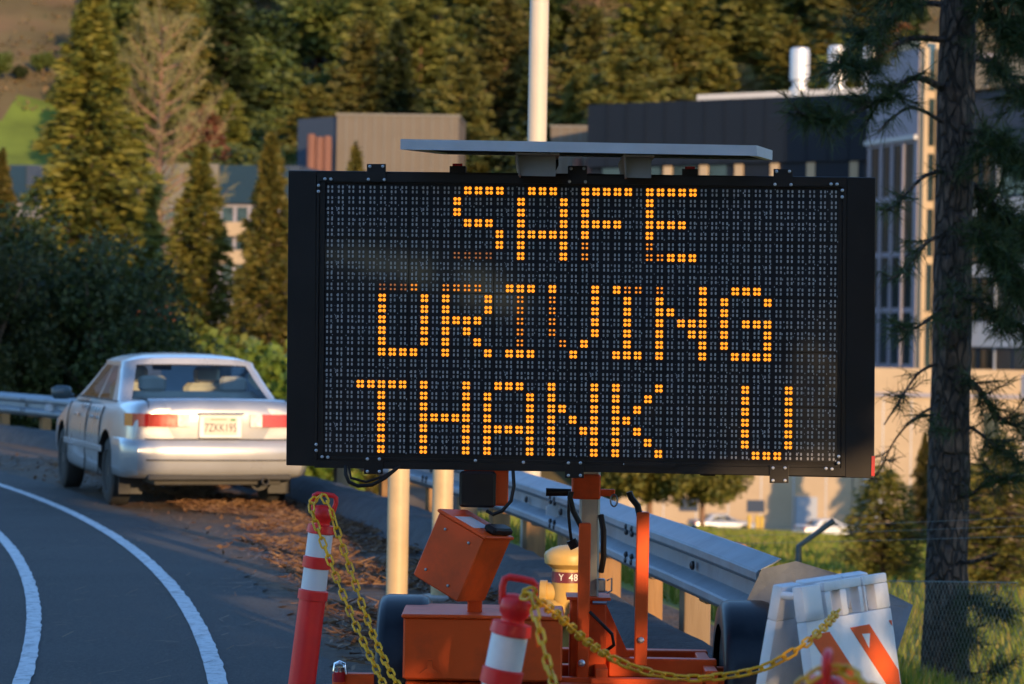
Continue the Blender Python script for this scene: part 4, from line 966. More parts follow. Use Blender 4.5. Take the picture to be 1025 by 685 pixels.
def onface(parent, name, a, b, rects, mt, out=.06, th=.1):
    """each rect (s0, s1, z0, z1) in metres along the face becomes its own part"""
    A, u, n, L_ = front(a, b); res = []
    for s0, s1, z0, z1 in rects:
        m = MB(); m.box(A + u * (s0 + s1) / 2 + n * (out - th / 2 + .0) + Vector((0, 0, (z0 + z1) / 2)), (s1 - s0, th, z1 - z0), (u, n, Vector((0, 0, 1)))); res.append(m.build(name, mt, parent))
    return res
def XY(px, py, y): p = P(px, py, y); return (p.x, p.y)
# navy hall with exhaust stacks
a, b = XY(588, 103, 214), XY(871, 93, 200); zt = P(871, 93, 200).z
hall = thing('laboratory_hall', 'long dark navy hall with a flat roof and three silver exhaust stacks', 'building', (a[0], a[1], -13))
zw = P(700, 161.5, 205).z
block(hall, 'wall', a, b, 26, zw, zt, M_navyw, 1.9, M_navyw)
block(hall, 'lower_wall', (a[0] + .4, a[1] + .5), (b[0] - .4, b[1] + .5), 25, -14, zw, M_navyw)
L_ = front(a, b)[3]
onface(hall, 'window', a, b, [(L_ * f, L_ * (f + .085), zw - 2.6, zw - .1) for f in (.05, .18, .31, .44, .565, .69, .81)], M_win, out=-.42)
onface(hall, 'pillar', a, b, [(L_ * f, L_ * f + .75, zw - 3.0, zw - .05) for f in (.15, .28, .41, .535, .66, .785, .93)], M_creamw, out=-.2, th=.4)
q0, q1 = XY(697, 95.5, 211), XY(869, 91, 203); block(hall, 'roof_coping', q0, q1, 14, zt - .1, zt + .75, M_whitew)
for px, py, y in ((800, 48, 207), (838, 46, 206), (871, 47, 205)):
    c = P(px, py, y); m = MB(); m.lathe((c.x, c.y, zt), (0, 0, 1), [(0, .85), (1.0, .85), (1.1, .62), (1.6, .62), (1.7, .85), (c.z - zt - .5, .85), (c.z - zt - .1, .8), (c.z - zt, .62)], 20); m.build('exhaust_stack', M_stack, hall, smooth=True)
# glazed tower
corner = P(917, 200, 186); c0 = (corner.x, corner.y); n_ = 7.4; back = (corner.x - .39 * n_, corner.y + .92 * n_)
tower = thing('office_tower', 'tall pale office tower with glazing and sunlit vertical fins right of the sign', 'building', (corner.x, corner.y, -13))
zt = P(917, 48, 186).z; zg = P(890, 141, 188).z; zp = P(890, 366, 187).z
block(tower, 'wall', back, c0, 9, zp - 1, zt, M_lav)  # shade put into the colour: lavender grey on this face
fins = [(s, s + .25, zp, zg) for s in (.5, 2.2, 3.8, 5.4)]
onface(tower, 'window', back, c0, [(.1 + 1.7 * k, 1.72 + 1.7 * k, zp + .2 + 4.3 * j, zp + 4.1 + 4.3 * j) for k in range(4) for j in range(4)], M_win, out=.05, th=.1)
onface(tower, 'fin', back, c0, fins, M_lav, out=.2, th=.25)
onface(tower, 'panel_edge', back, c0, [(0, 7.3, zg, zg + .35)], M_whitew, out=.3, th=.5)
d0 = (c0[0] + 3.4, c0[1] + 1.44)
block(tower, 'end_wall', (c0[0] + .06, c0[1] + .02), d0, 6, zp - 1, zt + .6, M_creamw)  # cream carries the sunlight on this end
onface(tower, 'fin', c0, d0, [(.1, .5, zp - 1, zt), (1.5, 1.95, zp - 1, zt), (2.9, 3.4, zp - 1, zt)], M_creamw, out=.6, th=.6)
onface(tower, 'window', c0, d0, [(.6, 1.4, zp + 4.2 * j, zp + 3.6 + 4.2 * j) for j in range(6)] + [(2.05, 2.8, zp + 4.2 * j, zp + 3.6 + 4.2 * j) for j in range(6)], M_win, out=.06)
# glazed wing at the right edge
w1 = P(1090, 200, 176); wc = (w1.x, w1.y); wl = 15.5; wb_ = (w1.x - .52 * wl, w1.y + .85 * wl)
wing = thing('office_wing', 'office wing with blue ribbon windows and pale spandrels behind the pine at the right edge', 'building', (w1.x, w1.y, -13))
def zr(py): return P(1000, py, 183).z
block(wing, 'wall', wb_, wc, 9, zr(398), zr(88), M_slate)
onface(wing, 'spandrel', wb_, wc, [(0, wl, zr(y1), zr(y0)) for y0, y1 in ((198, 214), (262, 276), (322, 347), (374, 397))], M_spand, out=.35, th=.4)
for y0, y1 in ((146, 196), (215, 261), (277, 321), (348, 373)):
    onface(wing, 'window', wb_, wc, [(.3 + 1.9 * k, 1.95 + 1.9 * k, zr(y1) + .1, zr(y0) - .1) for k in range(8)], M_win, out=.06)
    onface(wing, 'mullion', wb_, wc, [(2.0 + 3.8 * k, 2.15 + 3.8 * k, zr(y1), zr(y0)) for k in range(4)], M_spand, out=.12, th=.2)
block(wing, 'roof_screen', (wb_[0] - .5, wb_[1] - .5), (wc[0], wc[1] - .8), 9, zr(86), zr(55), M_creamw)
# podium wall
a, b = XY(598, 500, 180), XY(1100, 500, 181.5)
pod = thing('podium_wall', 'sunlit cream concrete podium wall with a grey door below the tower', 'wall', (a[0], a[1], -13))
zA = P(760, 464, 188).z
block(pod, 'low_wall', a, XY(852, 500, 180.8), 3, -14, P(720, 430, 180).z, M_creamw)
block(pod, 'high_wall', XY(853, 500, 180.8), b, 3, -14, P(890, 368, 181).z, M_creamw)
A, u, n, L_ = front(a, b)
onface(pod, 'ledge', XY(853, 500, 180.8), b, [(0, 20, zr(398), zr(394))], M_lav, out=.25, th=.3)
onface(pod, 'joint', XY(853, 500, 180.8), b, [(2.1 * k, 2.1 * k + .07, -12, zr(400)) for k in range(1, 8)], M_spand, out=.02, th=.06)
onface(pod, 'joint', a, XY(852, 500, 180.8), [(2.4 * k, 2.4 * k + .07, -12, -6) for k in range(1, 8)] , M_spand, out=.02, th=.06)
onface(pod, 'vent', a, XY(852, 500, 180.8), [(6.0, 7.4, -10.4, -9.5), (11.0, 12.3, -10.4, -9.5)], M_slate, out=.04, th=.1)
onface(pod, 'door', a, b, [(14.6, 16.2, -12.4, -9.2), (19.5, 21.2, -12.4, -7.5)], M_door, out=.08)
onface(pod, 'window', XY(853, 500, 180.8), b, [(9.6, 10.8, zr(440), zr(412)), (12.4, 13.6, zr(440), zr(412))], M_win, out=.06)
# grey plant room with copper pipes
def plant(px0, px1, px2, py, y, label, pipes, zb, lean=4):
    a, c, b = XY(px0, py, y + lean), XY(px1, py, y), XY(px2, py, y - 0.5); z1 = P(px1, py, y).z
    t = thing('plant_room', label, 'building', (c[0], c[1], zb), None)
    block(t, 'wall', c, b, 10, zb - 3, z1, M_tan, .9, M_greyw)
    if px1 - px0 > 4: block(t, 'shade_toned_wall', a, (c[0] - .02, c[1] + .4), 9, zb - 3, z1 - .05, M_slate)  # end wall's shade is in its slate colour
    block(t, 'roof_coping', (c[0] - .1, c[1] - .12), (b[0] + .1, b[1] - .12), 9.8, z1 + .002, z1 + .22, M_greyw)
    for qx, qy, yy in pipes:
        q = P(qx, qy, yy); m = MB(); m.lathe((q.x, q.y, zb - 2), (0, 0, 1), [(0, .42), (q.z - zb + 1.8, .42), (q.z - zb + 2, .3)], 16); m.build('copper_pipe', M_copper, t, smooth=True)
    return t
plant(298, 337, 459, 115.5, 230, 'tan ribbed plant room with three copper pipes on its end wall, coloured dark as in shade', [(311.5, 134, 229), (319.5, 137, 229), (327.5, 136, 229)], -6)
plant(549, 551, 613, 127.5, 226, 'small tan plant room with copper pipes seen below the solar panel', [(578, 158, 224), (590, 158, 224), (603, 158, 224)], -6, 1)
# ribbed building with blue panels at left
a, b = XY(-30, 167, 200), XY(300, 166, 194); z1 = P(180, 166, 197).z
lb = thing('ribbed_building', 'low grey ribbed building with blue panels seen between the left conifers', 'building', (a[0], a[1], -10))
A, u, n, L_ = front(a, b); zm = P(200, 203, 196).z
block(lb, 'wall', a, b, 14, zm, z1, M_slate); block(lb, 'lower_wall', (a[0], a[1] + .4), (b[0], b[1] + .4), 12, -14, zm - .01, M_lav)
def sx(px): return (px + 30) / 330 * L_
onface(lb, 'grey_panel', a, b, [(sx(150), sx(221), zm, z1 + .1)], M_greyw, out=.2, th=.25)
onface(lb, 'blue_panel', a, b, [(sx(222.5), sx(262), zm, z1), (sx(264), sx(290), zm, z1 - .2), (sx(8), sx(28), zm, z1 - .1)], M_bluep, out=.15, th=.2)
zz = [P(200, q, 196).z for q in (207, 222, 236, 250, 264, 278)]
for k in (0, 2, 4): onface(lb, 'window', a, b, [(sx(140 + 14 * j), sx(150 + 14 * j), zz[k + 1], zz[k]) for j in range(11)], M_win, out=-.34)
for k in (1, 3): onface(lb, 'balcony_band', a, b, [(sx(136), sx(296), zz[k + 1], zz[k])], M_creamw, out=.2, th=.5)
for px in (155, 165, 176):
    pass
# terrace wall and carport in front of it
a, b = XY(138, 295, 118), XY(196, 295, 116); zt = P(165, 288, 117).z; tw = thing('terrace_wall', 'small cream terrace wall with openings behind the dark oak', 'wall', (a[0], a[1], zt - 2))
block(tw, 'wall', a, b, 1.2, zt - 8, zt, M_creamw); block(tw, 'coping', (a[0], a[1] - .1), (b[0], b[1] - .1), 1.5, zt + .002, zt + .2, M_lav)
onface(tw, 'opening', a, b, [(.3, .9, zt - 1.1, zt - .25), (1.2, 1.7, zt - 1.1, zt - .25)], M_slate, out=.05)
a, b = XY(222, 285, 112), XY(296, 285, 112); z1 = P(250, 284, 112).z; cp = thing('carport', 'dark flat-roofed carport sheltering pale bins between the left conifers', 'carport', (a[0], a[1], z1 - 4))
block(cp, 'roof', a, b, 5, z1 - .35, z1, M_darkr)
A, u, n, L_ = front(a, b)
for f in (.04, .5, .96):
    m = MB(); m.box(A + u * L_ * f - n * .4 + Vector((0, 0, z1 - 2.4)), (.16, .16, 4.1)); m.build('post', M_slate, cp)
block(cp, 'back_wall', (a[0], a[1] + 4.2), (b[0], b[1] + 4.2), .2, z1 - 5, z1 - .36, M_slate)
for k, (px, wd) in enumerate(((229, .75), (240, .6), (255, .7))):
    q = P(px, 312, 113); o = thing('storage_bin', ['white lidded bin at the left under the carport roof', 'grey lidded bin in the middle under the carport', 'pale tall bin at the right under the carport'][k], 'bin', (q.x, q.y, q.z - .6), 'bins under the carport')
    m = MB(); m.rbox((q.x, q.y, q.z), (wd, .6, 1.0), .05); m.build('bin_body', [M_whitew, M_lav, M_greyw][k], o); m = MB(); m.rbox((q.x, q.y, q.z + .55), (wd + .06, .66, .08), .03); m.build('bin_lid', M_lav, o)
    m = MB(); m.box((q.x, q.y, q.z - 1.5), (wd * .9, .5, 2.0)); m.build('bin_stand', M_slate, o)
# cars at the foot of the podium
def far_car(px, py, y, rz, paint, lab):
    q = P(px, py, y); c = copy_tree(car); c.location = (q.x, q.y, terrain_h(q.x, q.y) + .02); c.rotation_euler = (0, 0, R(rz)); c['label'] = lab
    for ch in c.children:
        if ch.name.split('.')[0] in ('body', 'roof', 'boot_lid', 'bumper', 'door_mirror', 'door_handle', 'rub_strip'):
            ch.material_slots[0].link = 'OBJECT'; ch.material_slots[0].material = paint
    for ch in list(c.children):
        for g_ in list(ch.children):
            if g_.name.split('.')[0] == 'plate_number': bpy.data.objects.remove(g_)
    return c
far_car(829, 527, 168, -68, M_carw, 'white car parked far off by the cream podium wall below the sign corner')
far_car(722, 527, 172, -75, M_car, 'silver car far off, just a roofline beyond the lawn below the sign')
M_yel = bmat('yellow bollard', (.5, .33, .05))
for k, px in enumerate((749, 757, 761.5)):
    q = P(px, 532, 165); z = terrain_h(q.x, q.y); o = thing('guard_post', 'far yellow guard post, ' + ['leftmost of three before the podium door', 'middle of three before the podium door', 'rightmost of three before the podium door'][k], 'bollard', (q.x, q.y, z), 'far yellow guard posts')
    m = MB(); m.lathe((q.x, q.y, z), (0, 0, 1), [(0, .12), (1.3, .12), (1.4, .06)], 12); m.build('post', M_yel, o)
a, b = XY(690, 526, 163), XY(800, 526, 162.5); wr_ = thing('wooden_rail', 'low pale rail fence along the far edge of the lawn', 'fence', (a[0], a[1], -12))
A, u, n, L_ = front(a, b)
for z in (-10.9, -11.5):
    m = MB(); m.box(A + u * L_ / 2 + Vector((0, 0, z)), (L_, .08, .22), (u, n, Vector((0, 0, 1)))); m.build('rail', M_creamw, wr_)
for k in range(8):
    m = MB(); m.box(A + u * (L_ * k / 7) + n * .08 + Vector((0, 0, -11.6)), (.14, .1, 1.9), (u, n, Vector((0, 0, 1)))); m.build('post', M_creamw, wr_)
# ------------------------------------------------------------------ trees
M_bark = mat('bark', (0.085, 0.058, 0.042), rough=.95, var=.4, scale=5, bump=1.0, bscale=14, stretch=(1, 1, .35))
M_barkr = mat('red bark', (0.17, 0.095, 0.06), rough=.95, var=.35, scale=5, bump=.8, bscale=14, stretch=(1, 1, .35))
M_barkp = mat('pine bark', (0.095, 0.062, 0.046), rough=.95, var=.55, scale=22, bump=1.0, bscale=34, stretch=(1, 1, .4), dirt=(.022, .016, .014), dscale=15, damt=.95)
F_gold = foliage('golden conifer needles', [(.085, .098, .02), (.15, .142, .027), (.22, .182, .036)], trans=.42)
F_olive = foliage('olive conifer needles', [(.095, .11, .028), (.155, .155, .038), (.215, .19, .048)], trans=.42)
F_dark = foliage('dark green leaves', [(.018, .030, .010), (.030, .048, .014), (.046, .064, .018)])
F_green = foliage('oak leaves', [(.065, .10, .026), (.105, .14, .032), (.15, .17, .04)], trans=.4)
F_rust = foliage('rusty foliage', [(.16, .08, .038), (.21, .11, .05), (.27, .14, .06)])
F_tan = foliage('dry twigs', [(.17, .135, .06), (.22, .17, .075), (.16, .14, .05)])
F_shrub = foliage('yellow green shrub', [(.06, .09, .012), (.10, .13, .018), (.13, .14, .02)])
F_pine = foliage('pine needles', [(.022, .042, .014), (.036, .062, .018), (.062, .082, .022)], trans=.2)
F_red = foliage('red flowers', [(.45, .06, .035), (.5, .12, .06)])
def card(m, c, d, l, w_, rnd):
    n = Vector((rnd.gauss(0, 1), rnd.gauss(0, 1), rnd.gauss(0, 1))); s_ = d.cross(n)
    if s_.length < 1e-3: return
    s_ = s_.normalized() * w_; d = d * l; k = len(m.v); m.v += [c - d * .5, c + s_ * .5 - d * .1, c + d * .5, c - s_ * .5 - d * .1]; m.f.append((k, k + 1, k + 2, k + 3)); m.m.append(0)
def conifer_mesh(H, RM_, seed, nb=150, per=60, pw=.85, droop=.25, bare=.06, cl=.42, cw=.16):
    rnd = random.Random(seed); m = MB(); tr = MB()
    tr.tube([(0, 0, -1.5), (0, 0, H * .35), (rnd.uniform(-.1, .1), 0, H * .7), (0, 0, H * .985)], [H * .017, H * .012, H * .006, .012], 8)
    for b in range(nb):
        h = bare + (1 - bare) * (b + rnd.random()) / nb; z = h * H
        f = (1 - (h - bare) / (1 - bare)); Lb = RM_ * (f ** pw) * rnd.uniform(.62, 1.12) + .12
        if h < bare + .10: Lb *= .55 + 4.5 * (h - bare)
        az = b * 2.39996 + rnd.uniform(-.5, .5); out = Vector((math.cos(az), math.sin(az), 0)); up0 = rnd.uniform(.05, .35)
        n = max(6, int(per * (.25 + .75 * Lb / RM_)))
        if Lb > .7: tr.tube([(0, 0, z), Vector((0, 0, z)) + out * Lb * .5 + Vector((0, 0, Lb * .5 * up0)), Vector((0, 0, z)) + out * Lb * .95 + Vector((0, 0, Lb * (up0 - droop) * .9))], [.05, .03, .008], 4, caps=False)
        side = Vector((-out.y, out.x, 0))
        for k in range(n):
            s_ = rnd.random() ** .6; sp = .30 * Lb * (1 - .55 * s_) * rnd.gauss(0, .6)
            c = Vector((0, 0, z)) + out * Lb * s_ + side * sp + Vector((0, 0, Lb * s_ * (up0 - droop * s_) + rnd.gauss(-.05, .13)))
            d = (out + side * rnd.gauss(0, .6) + Vector((0, 0, rnd.uniform(-.5, .25)))).normalized()
            card(m, c, d, cl * rnd.uniform(.6, 1.3), cw * rnd.uniform(.7, 1.4), rnd)
    return m, tr
def round_mesh(H, RM_, seed, clumps=46, per=150, cl=.34, cw=.22, low=.25, keep=None):
    rnd = random.Random(seed); m = MB(); tr = MB()
    tr.tube([(0, 0, -1.5), (.05, 0, H * .3), (0, .1, H * .55)], [H * .03, H * .022, H * .012], 8)
    cz = H * (1 + low) / 2; rz = H * (1 - low) / 2
    for b in range(clumps):
        v = Vector((rnd.gauss(0, 1), rnd.gauss(0, 1), rnd.gauss(0, 1))).normalized(); q = rnd.uniform(.45, .93)
        c0 = Vector((v.x * RM_ * q, v.y * RM_ * q, cz + v.z * rz * q)); rr_ = RM_ * rnd.uniform(.20, .36)
        if b % 3 == 0: tr.tube([(0, 0, H * .3), Vector((0, 0, H * .4)).lerp(c0, .5), c0], [.09, .05, .015], 5, caps=False)
        for k in range(per):
            u = Vector((rnd.gauss(0, 1), rnd.gauss(0, 1), rnd.gauss(0, 1))).normalized(); c = c0 + u * rr_ * rnd.random() ** .35
            card(m, c, Vector((rnd.gauss(0, 1), rnd.gauss(0, 1), rnd.gauss(-.3, .6))).normalized(), cl * rnd.uniform(.6, 1.3), cw * rnd.uniform(.7, 1.3), rnd)
    return m, tr
def bare_mesh(H, RM_, seed, twig=True):
    rnd = random.Random(seed); m = MB(); tr = MB()
    tr.tube([(0, 0, -1.5), (0, 0, H * .4), (.15, 0, H * .7), (.1, 0, H * .99)], [H * .014, H * .011, H * .006, .02], 8)
    for b in range(64):
        h = .50 + .48 * b / 64; z = h * H; az = b * 2.4 + rnd.uniform(-.4, .4); f = (1 - h) / .50
        Lb = RM_ * (.30 + .95 * math.sin(min(1, f * 1.25) * math.pi * .55)) * rnd.uniform(.7, 1.1)
        out = Vector((math.cos(az), math.sin(az), 0)); up = rnd.uniform(.35, .9); p0 = Vector((.1, 0, z)); p1 = p0 + out * Lb * .5 + Vector((0, 0, Lb * .5 * up * .6)); p2 = p0 + out * Lb + Vector((0, 0, Lb * up))
        tr.tube([p0, p1, p2], [.10, .055, .012], 5, caps=False)
        for k in range(26):
            s_ = rnd.uniform(.2, 1); q = p0.lerp(p1, s_ * 2) if s_ < .5 else p1.lerp(p2, s_ * 2 - 1)
            d = (out * .5 + Vector((rnd.gauss(0, .6), rnd.gauss(0, .6), rnd.uniform(0, 1.0)))).normalized(); l = rnd.uniform(.5, 1.3); e = q + d * l
            k0 = len(m.v); s2 = d.cross(Vector((rnd.gauss(0, 1), rnd.gauss(0, 1), .2))).normalized() * .022
            m.v += [q - s2, q + s2, e]; m.f.append((k0, k0 + 1, k0 + 2)); m.m.append(0)
            for _ in range(5): card(m, q.lerp(e, rnd.random()) + Vector((rnd.gauss(0, .1), rnd.gauss(0, .1), rnd.gauss(0, .1))), (d + Vector((rnd.gauss(0, .6), rnd.gauss(0, .6), rnd.gauss(0, .6)))).normalized(), rnd.uniform(.25, .5), .05, rnd)
    return m, tr
PROTO = {}
def proto(key, H, pair, fol, bark):
    m, tr = pair; a = m.build('crown_mesh', fol, fix=False); b = tr.build('trunk_mesh', bark, smooth=True, fix=False)
    PROTO[key] = (H, a.data, b.data); bpy.data.objects.remove(a); bpy.data.objects.remove(b)
proto('gold1', 18, conifer_mesh(18, 3.9, 1, 300, 190, .92, .40, .03, .34, .13), F_gold, M_bark)
proto('gold2', 14, conifer_mesh(14, 2.9, 2, 220, 150, .92, .38, .03, .30, .12), F_gold, M_bark)
proto('olive1', 18, conifer_mesh(18, 4.0, 3, 190, 120, .75, .3, .08, .55, .22), F_olive, M_bark)
proto('olive2', 17, conifer_mesh(17, 3.9, 4, 120, 170, .5, .1, .16, .46, .20), F_olive, M_barkr)
proto('gold3', 16, conifer_mesh(16, 3.6, 5, 120, 170, .48, .1, .14, .46, .20), F_gold, M_barkr)
proto('darkfir', 16, conifer_mesh(16, 3.0, 6, 170, 90, .8, .3, .05, .5, .22), F_dark, M_bark)
proto('rust', 12, conifer_mesh(12, 3.0, 8, 120, 90, .5, .15, .15, .5, .2), F_rust, M_barkr)
proto('oak1', 11, round_mesh(11, 5.0, 9, 60, 170, .55, .4), F_green, M_bark)
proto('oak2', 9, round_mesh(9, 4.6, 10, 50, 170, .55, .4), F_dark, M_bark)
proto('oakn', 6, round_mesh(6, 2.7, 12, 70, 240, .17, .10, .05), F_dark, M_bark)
proto('bare', 26, bare_mesh(26, 4.6, 13), F_tan, M_barkr)
proto('snag', 22, bare_mesh(22, 3.2, 14), F_tan, M_barkr)
proto('shrub', 3, round_mesh(3, 1.9, 15, 44, 150, .20, .12, .0), F_shrub, M_bark)
proto('young', 3, conifer_mesh(3, 1.05, 16, 110, 60, .55, .1, .08, .20, .05), F_gold, M_bark)
proto('goldround', 7, round_mesh(7, 3.3, 23, 60, 180, .36, .24, .27), F_gold, M_barkr)
proto('red', 1, round_mesh(1, .9, 17, 20, 60, .14, .10, .0), F_red, M_bark)
def tree(key, x, y, H, name, label, cat, group=None, wide=1.0, rz=0.0, z=None):
    H0, ca, tb = PROTO[key]; s_ = H / H0
    t = thing(name, label, cat, (x, y, terrain_h(x, y) if z is None else z), group, rz); t.scale = (s_ * wide, s_ * wide, s_)
    for nm, me in (('crown', ca), ('trunk', tb)):
        o = bpy.data.objects.new(nm, me); COL.objects.link(o); o.parent = t
    return t
def tree_px(key, px, top, y, name, label, cat, group=None, wide=1.0, rz=0.0):
    q = P(px, top, y); return tree(key, q.x, y, q.z - terrain_h(q.x, y), name, label, cat, group, wide, rz)
G1 = 'conifers standing in front of the campus'
tree_px('gold1', 94, -22, 110, 'conifer', 'tallest golden conifer at the left, reaching past the top of the picture', 'tree', G1, 1.38, .3)
tree_px('gold2', 2, 152, 106, 'conifer', 'golden conifer cut by the left edge beside the tallest conifer', 'tree', G1, 1.0, 1.3)
tree_px('gold2', 201, 147, 104, 'conifer', 'slim olive conifer rising straight above the roof of the silver sedan', 'tree', G1, 1.35, 2.1)
tree_px('gold1', 272, 134, 100, 'conifer', 'olive conifer touching the left edge of the sign', 'tree', G1, 1.15, .9)
tree_px('darkfir', 151, 182, 113, 'conifer', 'narrow dark conifer between the tallest and the slim conifer', 'tree', G1, .8, .2)  # dark green foliage stands in for the shade on this tree
tree_px('gold2', 356, 147, 150, 'conifer', 'small conifer tip before the tan plant room wall', 'tree', G1, .9, 4)
tree_px('bare', 161, 16, 185, 'bare_tree', 'pale leafless tree with a fine twiggy crown behind the left conifers', 'tree', None, .66, 0.4)
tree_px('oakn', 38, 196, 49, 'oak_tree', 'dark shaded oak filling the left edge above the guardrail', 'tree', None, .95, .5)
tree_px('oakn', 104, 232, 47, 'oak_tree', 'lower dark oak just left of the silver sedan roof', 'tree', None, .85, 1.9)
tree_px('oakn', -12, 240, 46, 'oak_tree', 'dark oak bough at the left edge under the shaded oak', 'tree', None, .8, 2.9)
for k, (px, top, y, key, wd, lab) in enumerate(((178, 322, 66, 'shrub', .9, 'yellow-green shrub just above the sedan roof, leftmost of the row'), (214, 316, 70, 'shrub', 1.0, 'yellow-green shrub above the middle of the sedan rear window'), (250, 335, 62, 'shrub', 1.0, 'yellow-green shrub above the right of the sedan roof'), (280, 346, 60, 'shrub', .9, 'yellow-green shrub beside the lower left edge of the sign'), (172, 305, 95, 'shrub', 1.0, 'rounded bright shrub below the small cream terrace wall'))):
    tree_px(key, px, top, y, 'shrub', lab, 'shrub', 'yellow-green shrubs behind the parked sedan', wd, k * 1.3)
q = P(153, 322, 92); tree('red', q.x, 92, 1.1, 'flower_bush', 'low red flowering bush beside the dark oak', 'shrub', z=q.z - .5)
for k, (px, top, y, wd, lab) in enumerate(((650, 425, 140, 1.15, 'round-crowned young tree seen under the sign right of the mast'), (704, 430, 138, 1.0, 'round-crowned young tree under the sign before the shaded podium wall'), (600, 450, 146, .8, 'young tree just behind the sign mast'), )):
    tree_px('goldround', px, top, y, 'campus_tree', lab, 'tree', 'young trees beyond the lawn', wd * 1.1, k * 2.1)
tree_px('young', 884, 470, 50, 'young_pine', 'small bushy pine on the lawn between the sign corner and pine trunk', 'tree', None, 1.25, .4)
tree_px('young', 1000, 440, 48, 'young_pine', 'bushy young pine on the lawn right of the big trunk', 'tree', None, 1.1, 1.4)
tree_px('young', 972, 470, 56, 'young_pine', 'young pine half hidden behind the right side of the big trunk', 'tree', None, 1.1, 2.4)
for k, (x, y_, h_) in enumerate(((33.5, 152, 9.5), (39.5, 149, 10.5), (27.6, 163, 6.5))):  # placed out of view to cast tree shadows on the podium wall
    tree('gold2', x, y_, h_ * 1.15, 'conifer', ['conifer on the campus lawn right of the picture', 'bigger conifer on the campus lawn right of the picture', 'small conifer on the lawn behind the big pine trunk'][k], 'tree', 'campus conifers shading the podium wall', 1.25, k)
# wooded hillside
rnd = random.Random(21); cnt = {}
KEYS = ['olive1', 'gold3', 'olive2', 'olive2', 'olive1', 'darkfir', 'olive2', 'gold3', 'oak1', 'oak2', 'oak1', 'oak1', 'snag', 'rust', 'gold3', 'oak1', 'rust', 'snag']
DESC = {'olive1': 'tapering olive conifer', 'gold1': 'slender golden conifer', 'gold3': 'broad golden conifer', 'olive2': 'spreading olive pine', 'darkfir': 'dark green conifer', 'oak1': 'rounded green oak', 'oak2': 'rounded dark oak', 'snag': 'pale leafless tree', 'rust': 'rust-brown dying conifer'}
KIND = {'oak1': 'oak_tree', 'oak2': 'oak_tree', 'snag': 'bare_tree'}
def hill_tree(key, x, y, H, wide=1.0):
    px = 512 + F_PX * x / y; topz = terrain_h(x, y) + H; py = 342 + 3 - (topz - CAM_Z) / y * F_PX
    where = ('above the left meadow' if px < 60 else 'behind the tallest left conifer' if px < 130 else 'around the pale bare tree' if px < 215 else 'left of the tan plant room' if px < 300 else 'behind the tan plant room' if px < 390 else 'between plant room and light pole' if px < 470 else 'just left of the light pole' if px < 540 else 'just right of the light pole' if px < 610 else 'above the left end of the navy hall' if px < 690 else 'above the middle of the navy hall' if px < 780 else 'behind the exhaust stacks' if px < 880 else 'behind the pale tower')
    row = 'low on the hillside' if y < 275 else 'halfway up the hillside' if y < 330 else 'high on the hillside'
    lab = DESC[key] + ' ' + row + ' ' + where
    tree(key, x, y, H, KIND.get(key, 'conifer'), lab, 'tree', DESC[key] + 's on the wooded hillside', wide, rnd.uniform(0, 6.28))
y = 236.0
while y < 452:
    sp = 8.0 if y < 300 else 10.5
    half = .225 * y + 6; x = -half + rnd.uniform(0, sp)
    while x < half * .86:
        yy = y + rnd.uniform(-5, 5); px = 512 + F_PX * x / yy; gz = terrain_h(x, yy); gy = 345 - (gz - CAM_Z) / yy * F_PX - (512 - px) * .0178
        ok = True
        if px < 98 and 52 < gy < 290: ok = False
        if px < 92 and gy <= 52 and rnd.random() < .72: ok = False
        if 672 < px < 748 and gy < 84 and rnd.random() < .85: ok = False
        if px > 900 and y > 262: ok = False
        if gy < -60: ok = False
        if ok:
            key = rnd.choice(KEYS)
            if px < 130 and key in ('gold1', 'darkfir', 'olive1') and rnd.random() < .7: key = 'oak1'
            if 205 < px < 280 and 'oak' not in key and rnd.random() < .5: key = rnd.choice(['oak1', 'darkfir', 'oak2'])
            H = {'oak1': 10, 'oak2': 8.5, 'snag': 14, 'rust': 11}.get(key, 16.5) * rnd.uniform(.95, 1.6)
            hill_tree(key, x, yy, H, rnd.uniform(1.2, 1.7))
        x += sp * rnd.uniform(.7, 1.35)
    y += 12.5
for k, (px, top, y) in enumerate(((-6, 48, 309), (20, 66, 312), (44, 52, 316), (66, 74, 310), (82, 58, 322), (60, 84, 306))):
    tree_px(('oak1', 'oak2')[k % 2], px, top, y, 'oak_tree', ['rounded green oak at the left edge above the meadow', 'small dark oak on the meadow top edge', 'green oak in the middle of the clump above the meadow', 'dark oak at the right of the clump above the meadow', 'green oak behind the clump above the meadow', 'dark oak at the lower right corner of the meadow'][k], 'tree', 'oaks above the left meadow', 1.15, k * 1.1)
# scattered brush on the open slopes
m = MB(); rnd = random.Random(31)
for k in range(2600):
    y = rnd.uniform(225, 470); x = rnd.uniform(-.23, .2) * y
    if x < -48 and 250 < y < 300: continue
    z = terrain_h(x, y); s_ = rnd.uniform(.25, .8)
    for _ in range(9):
        c = Vector((x + rnd.gauss(0, s_), y + rnd.gauss(0, s_), z + abs(rnd.gauss(0, s_ * .7)))); card(m, c, Vector((rnd.gauss(0, 1), rnd.gauss(0, 1), rnd.uniform(0, 1))).normalized(), s_ * 1.1, s_ * .6, rnd)
F_brush = foliage('dry brush', [(.15, .11, .045), (.20, .13, .06), (.09, .10, .03)])
o = m.build('hill_brush', F_brush, fix=False); tag(o, 'low dry brush scattered over the open hillside', 'brush', kind='stuff')
